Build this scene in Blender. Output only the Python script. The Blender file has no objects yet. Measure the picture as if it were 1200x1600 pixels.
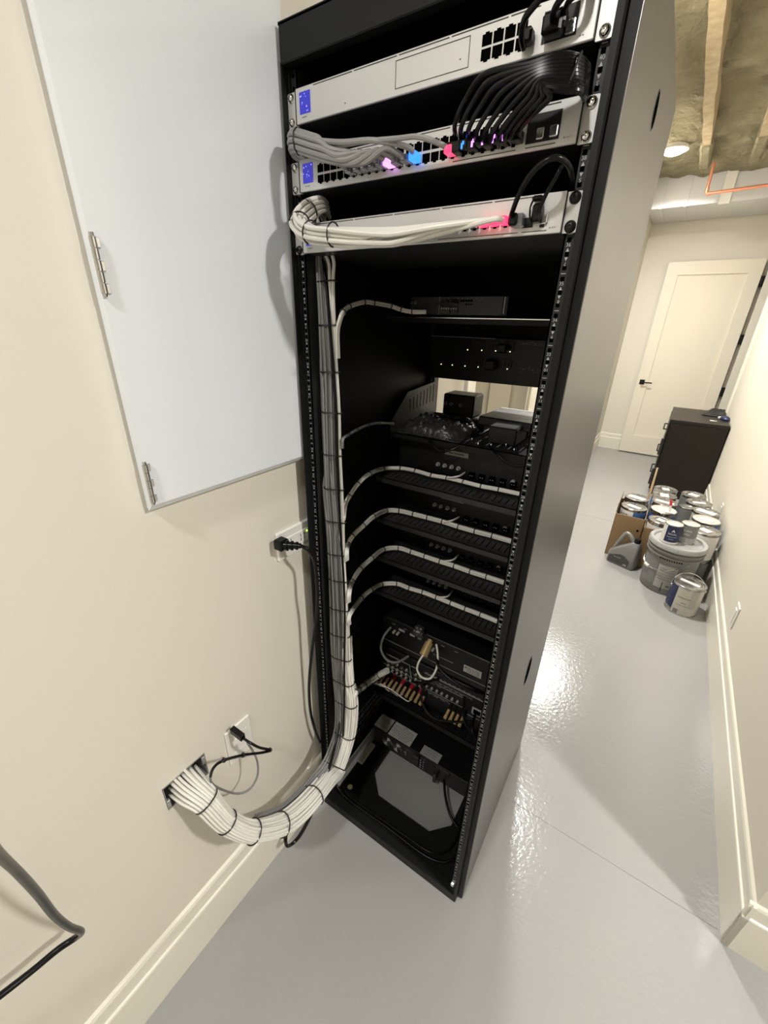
import bpy, math, random
from mathutils import Vector, Matrix, noise
from bpy_extras.object_utils import world_to_camera_view
random.seed(7)
scn = bpy.context.scene
COL = scn.collection
PI = math.pi
# ------------------------------------------------------------------ camera, world, lights, exposure
FOC, YAW, PIT, ROL = 643.261, 0.5734, 0.4327, 0.0225
CAM = Vector((0.3766, -0.6406, 1.5293))
TH = -0.0222                      # the room is turned a little against the rack
cy_, sy_, cp_, sp_ = math.cos(YAW), math.sin(YAW), math.cos(PIT), math.sin(PIT)
fw = Vector((-sy_*cp_, cy_*cp_, -sp_)); rt = Vector((cy_, sy_, 0)); up = rt.cross(fw)
r1 = rt*math.cos(ROL) + up*math.sin(ROL); u1 = -rt*math.sin(ROL) + up*math.cos(ROL)
cd = bpy.data.cameras.new('camera'); cam = bpy.data.objects.new('camera', cd); COL.objects.link(cam)
cam.matrix_world = Matrix(((r1.x, u1.x, -fw.x, CAM.x), (r1.y, u1.y, -fw.y, CAM.y), (r1.z, u1.z, -fw.z, CAM.z), (0, 0, 0, 1)))
cd.sensor_fit = 'VERTICAL'; cd.sensor_height = 36.0; cd.lens = 36.0*FOC/1600.0
cd.shift_x = 5.5/1600.0; cd.shift_y = -3.4/1600.0; cd.clip_start = 0.02
scn.camera = cam
scn.view_settings.view_transform = 'Standard'; scn.view_settings.look = 'None'
scn.view_settings.exposure = 0.08; scn.view_settings.gamma = 1.0; scn.view_settings.use_curve_mapping = False
w = bpy.data.worlds.new('world'); scn.world = w; w.use_nodes = True
w.node_tree.nodes['Background'].inputs[0].default_value = (1.0, 0.93, 0.82, 1); w.node_tree.nodes['Background'].inputs[1].default_value = 0.05
def RP(u, v, z=0.0):
    c, s = math.cos(TH), math.sin(TH)
    return Vector((c*u - s*v, s*u + c*v, z))
# room lamps: round ceiling downlights (u, v, z, power)
LAMPS = [(-0.065, 3.93, 2.752, 44), (-0.09, 1.9, 2.75, 54), (1.95, -0.2, 2.74, 60), (0.12, -1.45, 2.74, 23)]
for (lu, lv, lz, lp) in LAMPS:
    ld = bpy.data.lights.new('downlight', 'AREA'); ld.shape = 'DISK'; ld.size = 0.15; ld.energy = lp; ld.color = (1.0, 0.985, 0.95); ld.spread = math.radians(170)
    lo = bpy.data.objects.new('downlight', ld); COL.objects.link(lo); lo.location = RP(lu, lv, lz-0.045)
# ------------------------------------------------------------------ materials
MATS = {}
def mat(name, col, rough=0.5, metal=0.0, spec=0.5, emit=None, es=0.0, bump=None, coat=0.0, var=None, trans=0.0, alpha=1.0):
    m = bpy.data.materials.new(name); m.use_nodes = True; nt = m.node_tree; b = nt.nodes['Principled BSDF']
    b.inputs['Base Color'].default_value = (*col, 1); b.inputs['Roughness'].default_value = rough; b.inputs['Metallic'].default_value = metal
    b.inputs['Specular IOR Level'].default_value = spec; b.inputs['Coat Weight'].default_value = coat
    b.inputs['Transmission Weight'].default_value = trans; b.inputs['Alpha'].default_value = alpha
    if emit: b.inputs['Emission Color'].default_value = (*emit, 1); b.inputs['Emission Strength'].default_value = es
    tc = None
    if var or bump:
        tc = nt.nodes.new('ShaderNodeTexCoord')
    if var:   # (scale, amount, second colour)
        n = nt.nodes.new('ShaderNodeTexNoise'); n.inputs['Scale'].default_value = var[0]; n.inputs['Detail'].default_value = 6
        nt.links.new(tc.outputs['Object'], n.inputs['Vector'])
        r = nt.nodes.new('ShaderNodeMapRange'); r.inputs['From Min'].default_value = 0.35; r.inputs['From Max'].default_value = 0.65; r.inputs['To Max'].default_value = var[1]
        nt.links.new(n.outputs['Fac'], r.inputs['Value'])
        x = nt.nodes.new('ShaderNodeMix'); x.data_type = 'RGBA'; x.inputs['A'].default_value = (*col, 1); x.inputs['B'].default_value = (*var[2], 1)
        nt.links.new(r.outputs[0], x.inputs['Factor']); nt.links.new(x.outputs['Result'], b.inputs['Base Color'])
    if bump:  # (scale, strength, distance)
        n2 = nt.nodes.new('ShaderNodeTexNoise'); n2.inputs['Scale'].default_value = bump[0]; n2.inputs['Detail'].default_value = 4
        nt.links.new(tc.outputs['Object'], n2.inputs['Vector'])
        bp = nt.nodes.new('ShaderNodeBump'); bp.inputs['Strength'].default_value = bump[1]; bp.inputs['Distance'].default_value = bump[2]
        nt.links.new(n2.outputs['Fac'], bp.inputs['Height']); nt.links.new(bp.outputs['Normal'], b.inputs['Normal'])
    MATS[name] = m
    return m
mat('wall_paint', (0.73, 0.685, 0.59), 0.55, bump=(180, 0.08, 0.001))
mat('trim_paint', (0.80, 0.76, 0.655), 0.28)
mat('door_paint', (0.80, 0.74, 0.61), 0.35)
mat('epoxy_floor', (0.325, 0.32, 0.31), 0.16, spec=0.5, bump=(70, 0.30, 0.003), var=(2.5, 0.25, (0.35, 0.34, 0.325)))
mat('joint_filler', (0.25, 0.24, 0.235), 0.12, bump=(300, 0.8, 0.004))
mat('cabinet_grey', (0.75, 0.775, 0.805), 0.16, spec=0.4, bump=(350, 0.03, 0.0005))
mat('steel', (0.62, 0.62, 0.62), 0.22, 1.0)
mat('chrome', (0.8, 0.8, 0.78), 0.10, 1.0)
mat('rack_black', (0.007, 0.0078, 0.0075), 0.48, spec=0.22, bump=(600, 0.05, 0.0003))
mat('rack_side', (0.05, 0.048, 0.044), 0.30, spec=0.62, bump=(7, 0.02, 0.004))
mat('rail_black', (0.012, 0.013, 0.0135), 0.45, spec=0.35)
mat('hole_black', (0.002, 0.002, 0.002), 0.9, spec=0.0)
mat('marking', (0.5, 0.5, 0.49), 0.6)
mat('device_silver', (0.62, 0.615, 0.60), 0.33, 0.25)
mat('device_dark', (0.016, 0.016, 0.017), 0.42)
mat('gear_black', (0.0065, 0.0065, 0.007), 0.4, spec=0.3)
mat('inner_black', (0.005, 0.005, 0.005), 0.5, spec=0.15)  # darker copy of the rack black, interior shade put into the colour
mat('galvanized', (0.42, 0.42, 0.41), 0.5, 0.5, var=(40, 0.6, (0.28, 0.28, 0.27)))
mat('gear_grey', (0.017, 0.017, 0.017), 0.45)
mat('groove', (0.05, 0.048, 0.045), 0.8)
mat('lcd', (0.02, 0.02, 0.25), 0.15, emit=(0.035, 0.035, 0.42), es=0.75)
mat('lcd_icon', (0.2, 0.2, 0.5), 0.3, emit=(0.35, 0.33, 1.0), es=1.2)
mat('led_green', (0.1, 0.5, 0.05), 0.3, emit=(0.35, 1.0, 0.04), es=7)
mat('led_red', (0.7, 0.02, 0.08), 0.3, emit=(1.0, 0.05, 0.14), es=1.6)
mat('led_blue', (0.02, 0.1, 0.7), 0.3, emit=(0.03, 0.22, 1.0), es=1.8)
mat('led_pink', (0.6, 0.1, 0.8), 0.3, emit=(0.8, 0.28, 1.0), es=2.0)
mat('led_warm', (0.8, 0.7, 0.4), 0.3, emit=(1.0, 0.86, 0.5), es=2.6)
mat('cable_white', (0.74, 0.72, 0.66), 0.42, bump=(40, 0.05, 0.001))
mat('cable_grey', (0.19, 0.187, 0.182), 0.45)
mat('patch_grey', (0.27, 0.265, 0.26), 0.45)
mat('cable_black', (0.004, 0.004, 0.004), 0.27, spec=0.22)
mat('tie_black', (0.008, 0.008, 0.008), 0.4)
mat('clear_plug', (0.35, 0.35, 0.40), 0.12, trans=0.5)
mat('plate_white', (0.78, 0.76, 0.70), 0.3)
mat('gold', (0.78, 0.56, 0.27), 0.35, 0.55)
mat('plug_red', (0.42, 0.015, 0.03), 0.35)
mat('label_pale', (0.42, 0.41, 0.38), 0.6)
mat('label_grey', (0.30, 0.30, 0.29), 0.6)
mat('text_grey', (0.16, 0.16, 0.155), 0.6)
mat('text_black', (0.02, 0.02, 0.02), 0.6)
mat('plastic_bag', (0.035, 0.035, 0.034), 0.2, spec=0.6, bump=(45, 0.9, 0.01))
mat('sticker_lime', (0.55, 0.58, 0.25), 0.4)
mat('foam', (0.25, 0.225, 0.15), 0.95, spec=0.15, bump=(11, 1.0, 0.05), var=(4, 0.8, (0.17, 0.148, 0.095)))
mat('wood', (0.40, 0.325, 0.21), 0.8, spec=0.2, bump=(30, 0.5, 0.006), var=(22, 0.8, (0.29, 0.225, 0.14)))
mat('sheet_metal', (0.72, 0.72, 0.73), 0.36, 0.35, bump=(6, 0.15, 0.02))
mat('copper', (0.80, 0.33, 0.20), 0.38, 0.55)
mat('lamp_glow', (1, 1, 1), 0.5, emit=(1.0, 0.95, 0.86), es=22)
mat('dresser_brown', (0.010, 0.0065, 0.0045), 0.42, spec=0.35, bump=(60, 0.1, 0.001), var=(8, 0.6, (0.014, 0.009, 0.007)))
mat('cardboard', (0.27, 0.175, 0.085), 0.8, var=(12, 0.5, (0.23, 0.145, 0.07)))
mat('cardboard_edge', (0.44, 0.33, 0.2), 0.8)
mat('pail_grey', (0.20, 0.20, 0.19), 0.42)
mat('pail_lid', (0.36, 0.36, 0.35), 0.4)
mat('can_steel', (0.60, 0.59, 0.57), 0.24, 0.9, var=(26, 0.9, (0.22, 0.215, 0.205)))
mat('paper_white', (0.72, 0.70, 0.66), 0.5)
mat('paper_cream', (0.56, 0.53, 0.46), 0.55, var=(60, 0.3, (0.45, 0.43, 0.38)))
mat('navy', (0.012, 0.018, 0.075), 0.4)
mat('blue', (0.05, 0.13, 0.36), 0.4)
mat('grey_label', (0.20, 0.20, 0.195), 0.45)
mat('jug_silver', (0.26, 0.26, 0.25), 0.38, 0.35)
mat('jug_label', (0.06, 0.06, 0.058), 0.4)
mat('red_plastic', (0.55, 0.02, 0.015), 0.4)
mat('keyboard_black', (0.018, 0.018, 0.018), 0.5)
mat('ghost_white', (0.8, 0.8, 0.8), 0.4)
# ------------------------------------------------------------------ mesh helpers
class MB:
    def __init__(s): s.v = []; s.f = []; s.m = []; s.mi = 0
    def add(s, vs, fs):
        o = len(s.v); s.v += [Vector(p) for p in vs]; s.f += [[i+o for i in f] for f in fs]; s.m += [s.mi]*len(fs); return s
    def box(s, a, b, bev=0.0, M=None):
        x0, y0, z0 = a; x1, y1, z1 = b
        if bev <= 0:
            vs = [(x0,y0,z0),(x1,y0,z0),(x1,y1,z0),(x0,y1,z0),(x0,y0,z1),(x1,y0,z1),(x1,y1,z1),(x0,y1,z1)]
            fs = [(0,3,2,1),(4,5,6,7),(0,1,5,4),(1,2,6,5),(2,3,7,6),(3,0,4,7)]
        else:
            vs = []; fs = []
            for sx in (0,1):
                for sy in (0,1):
                    for sz in (0,1):
                        X = (x0,x1)[sx]; Y = (y0,y1)[sy]; Z = (z0,z1)[sz]
                        dx = bev*(1-2*sx); dy = bev*(1-2*sy); dz = bev*(1-2*sz)
                        vs += [(X, Y+dy, Z+dz), (X+dx, Y, Z+dz), (X+dx, Y+dy, Z)]
            I = lambda sx,sy,sz,k: (sx*4+sy*2+sz)*3+k
            def q(*c): fs.append(c)
            q(I(0,0,0,0),I(0,0,1,0),I(0,1,1,0),I(0,1,0,0)); q(I(1,0,0,0),I(1,1,0,0),I(1,1,1,0),I(1,0,1,0))
            q(I(0,0,0,1),I(1,0,0,1),I(1,0,1,1),I(0,0,1,1)); q(I(0,1,0,1),I(0,1,1,1),I(1,1,1,1),I(1,1,0,1))
            q(I(0,0,0,2),I(0,1,0,2),I(1,1,0,2),I(1,0,0,2)); q(I(0,0,1,2),I(1,0,1,2),I(1,1,1,2),I(0,1,1,2))
            for sy in (0,1):
                for sz in (0,1): q(I(0,sy,sz,1),I(1,sy,sz,1),I(1,sy,sz,2),I(0,sy,sz,2))
            for sx in (0,1):
                for sz in (0,1): q(I(sx,0,sz,0),I(sx,1,sz,0),I(sx,1,sz,2),I(sx,0,sz,2))
            for sx in (0,1):
                for sy in (0,1): q(I(sx,sy,0,0),I(sx,sy,1,0),I(sx,sy,1,1),I(sx,sy,0,1))
            for sx in (0,1):
                for sy in (0,1):
                    for sz in (0,1): q(I(sx,sy,sz,0),I(sx,sy,sz,1),I(sx,sy,sz,2))
        if M: vs = [M @ Vector(p) for p in vs]
        return s.add(vs, fs)
    def cyl(s, p0, p1, r0, r1=None, n=16, cap=True):
        p0 = Vector(p0); p1 = Vector(p1); r1 = r0 if r1 is None else r1; d = (p1-p0).normalized()
        a = d.orthogonal().normalized(); b = d.cross(a); vs = []
        for p, r in ((p0, r0), (p1, r1)):
            for i in range(n):
                t = 2*PI*i/n; vs.append(p + (a*math.cos(t)+b*math.sin(t))*r)
        fs = [(i, (i+1)%n, n+(i+1)%n, n+i) for i in range(n)]
        if cap: fs += [tuple(range(n-1,-1,-1)), tuple(range(n,2*n))]
        return s.add(vs, fs)
    def lathe(s, prof, c=(0,0,0), n=28, a0=0, a1=2*PI, M=None):
        full = abs(a1-a0-2*PI) < 1e-6; k = n if full else n+1; vs = []; fs = []
        for (r, z) in prof:
            for i in range(k):
                t = a0+(a1-a0)*i/n; vs.append(Vector((c[0]+r*math.cos(t), c[1]+r*math.sin(t), c[2]+z)))
        for j in range(len(prof)-1):
            for i in range(n):
                i2 = (i+1) % k; fs.append((j*k+i, j*k+i2, (j+1)*k+i2, (j+1)*k+i))
        if M: vs = [M @ p for p in vs]
        return s.add(vs, fs)
    def prism(s, poly, ax, lo, hi):
        # poly of 2D points in the other two axes (in xyz order), extruded along ax
        n = len(poly); vs = []
        for h in (lo, hi):
            for (a, b) in poly:
                vs.append({'x': (h, a, b), 'y': (a, h, b), 'z': (a, b, h)}[ax])
        fs = [(i, (i+1)%n, n+(i+1)%n, n+i) for i in range(n)] + [tuple(range(n-1,-1,-1)), tuple(range(n,2*n))]
        return s.add(vs, fs)
    def tube(s, pts, r, n=8, cap=True, closed=False, flat=None):
        pts = [Vector(p) for p in pts]; N = len(pts); rr = r if isinstance(r, (list, tuple)) else [r]*N
        vs = []; fs = []; a = None
        for i, p in enumerate(pts):
            if closed: t = (pts[(i+1)%N]-pts[i-1])
            else: t = pts[min(i+1,N-1)]-pts[max(i-1,0)]
            if t.length < 1e-9: t = Vector((0,0,1))
            t.normalize()
            if a is None: a = t.orthogonal().normalized()
            a = (a - t*a.dot(t)); a = a.normalized() if a.length > 1e-6 else t.orthogonal().normalized()
            b = t.cross(a)
            for k in range(n):
                th = 2*PI*k/n; vs.append(p + (a*math.cos(th)+b*math.sin(th))*rr[i])
        for i in range(N if closed else N-1):
            for k in range(n):
                j = (i+1)%N; fs.append((i*n+k, i*n+(k+1)%n, j*n+(k+1)%n, j*n+k))
        if cap and not closed: fs += [tuple(range(n-1,-1,-1)), tuple(range((N-1)*n, N*n))]
        return s.add(vs, fs)
    LEGIBLE = {'REGAL', 'SUPER', 'SPEC', 'WATTBOX', 'RESET', '-'}
    def text(s, txt, size, M, depth=0.0, align='CENTER', bend=None):
        if not (txt.isdigit() or txt in MB.LEGIBLE):      # print too small to read in the photo: one short bar per word
            words = txt.split(); W = sum(len(w_) for w_ in words)*0.55*size+0.4*size*(len(words)-1); x = -W/2
            for w_ in words:
                ww = len(w_)*0.55*size; k = max(1, int(ww/(0.5*size)))
                for i in range(k):
                    a, b = x+ww*i/k, x+ww*(i+1)/k; h = 0.22*size
                    q = [Vector((a, -h, 0)), Vector((b, -h, 0)), Vector((b, h, 0)), Vector((a, h, 0))]
                    if bend: q = [bend(v) for v in q]
                    s.add([M @ v for v in q], [(0, 1, 2, 3)])
                x += ww+0.4*size
            return s
        c = bpy.data.curves.new('t', 'FONT'); c.body = txt; c.size = size; c.align_x = align; c.align_y = 'CENTER'; c.resolution_u = 2
        o = bpy.data.objects.new('t', c); COL.objects.link(o)
        bpy.context.view_layer.update(); me = o.evaluated_get(bpy.context.evaluated_depsgraph_get()).to_mesh()
        vs = [v.co.copy() for v in me.vertices]; fs = [list(p.vertices) for p in me.polygons]
        bpy.data.objects.remove(o); bpy.data.curves.remove(c)
        if bend: vs = [bend(v) for v in vs]
        return s.add([M @ v for v in vs], fs)
    def build(s, name, mats, parent=None, smooth=False, world=False, M=None):
        me = bpy.data.meshes.new(name); vs = s.v
        if M: vs = [M @ v for v in vs]
        if world and parent is not None:
            inv = (Matrix.Translation(parent.location) @ Matrix.Rotation(parent.rotation_euler.z, 4, 'Z')).inverted()
            vs = [inv @ v for v in vs]
        me.from_pydata([tuple(v) for v in vs], [], s.f)
        mats = mats if isinstance(mats, (list, tuple)) else [mats]
        for m in mats: me.materials.append(MATS[m])
        me.polygons.foreach_set('material_index', s.m)
        if smooth is not False:
            me.polygons.foreach_set('use_smooth', [True]*len(s.f))
        me.update()
        o = bpy.data.objects.new(name, me); COL.objects.link(o)
        if parent is not None: o.parent = parent
        if smooth is not False:
            me.set_sharp_from_angle(angle=math.radians(38 if smooth is True else smooth))
        return o
def tag(o, label=None, cat=None, group=None, kind=None):
    if label: o['label'] = label
    if cat: o['category'] = cat
    if group: o['group'] = group
    if kind: o['kind'] = kind
    return o
def thing(name, label, cat, loc=(0,0,0), rz=0.0, group=None):
    o = bpy.data.objects.new(name, None); COL.objects.link(o); o.location = loc; o.rotation_euler = (0,0,rz); o.empty_display_size = 0.05
    return tag(o, label, cat, group)
ROOM = Matrix.Rotation(TH, 4, 'Z')
def rthing(name, label, cat, u, v, z=0.0, rz=0.0, group=None):
    return thing(name, label, cat, RP(u, v, z), TH+rz, group)
def struct(name, mb, m, smooth=False): return tag(mb.build(name, m, M=ROOM, smooth=smooth), kind='structure')
def copy_tree(o, parent=None):
    c = o.copy(); COL.objects.link(c)
    if parent is not None: c.parent = parent
    for ch in list(o.children): copy_tree(ch, c)
    return c
def crom(P, k=8):
    # Catmull-Rom through tuples of any length; returns len(P)-1 spans times k plus the last
    out = []
    for i in range(len(P)-1):
        p0 = P[max(i-1,0)]; p1 = P[i]; p2 = P[i+1]; p3 = P[min(i+2,len(P)-1)]
        for j in range(k):
            t = j/k; t2 = t*t; t3 = t2*t
            out.append([0.5*((2*b)+(-a+c)*t+(2*a-5*b+4*c-d)*t2+(-a+3*b-3*c+d)*t3) for a, b, c, d in zip(p0, p1, p2, p3)])
    out.append(list(P[-1])); return out
def xyz(L): return [Vector(p[:3]) for p in L]

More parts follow.
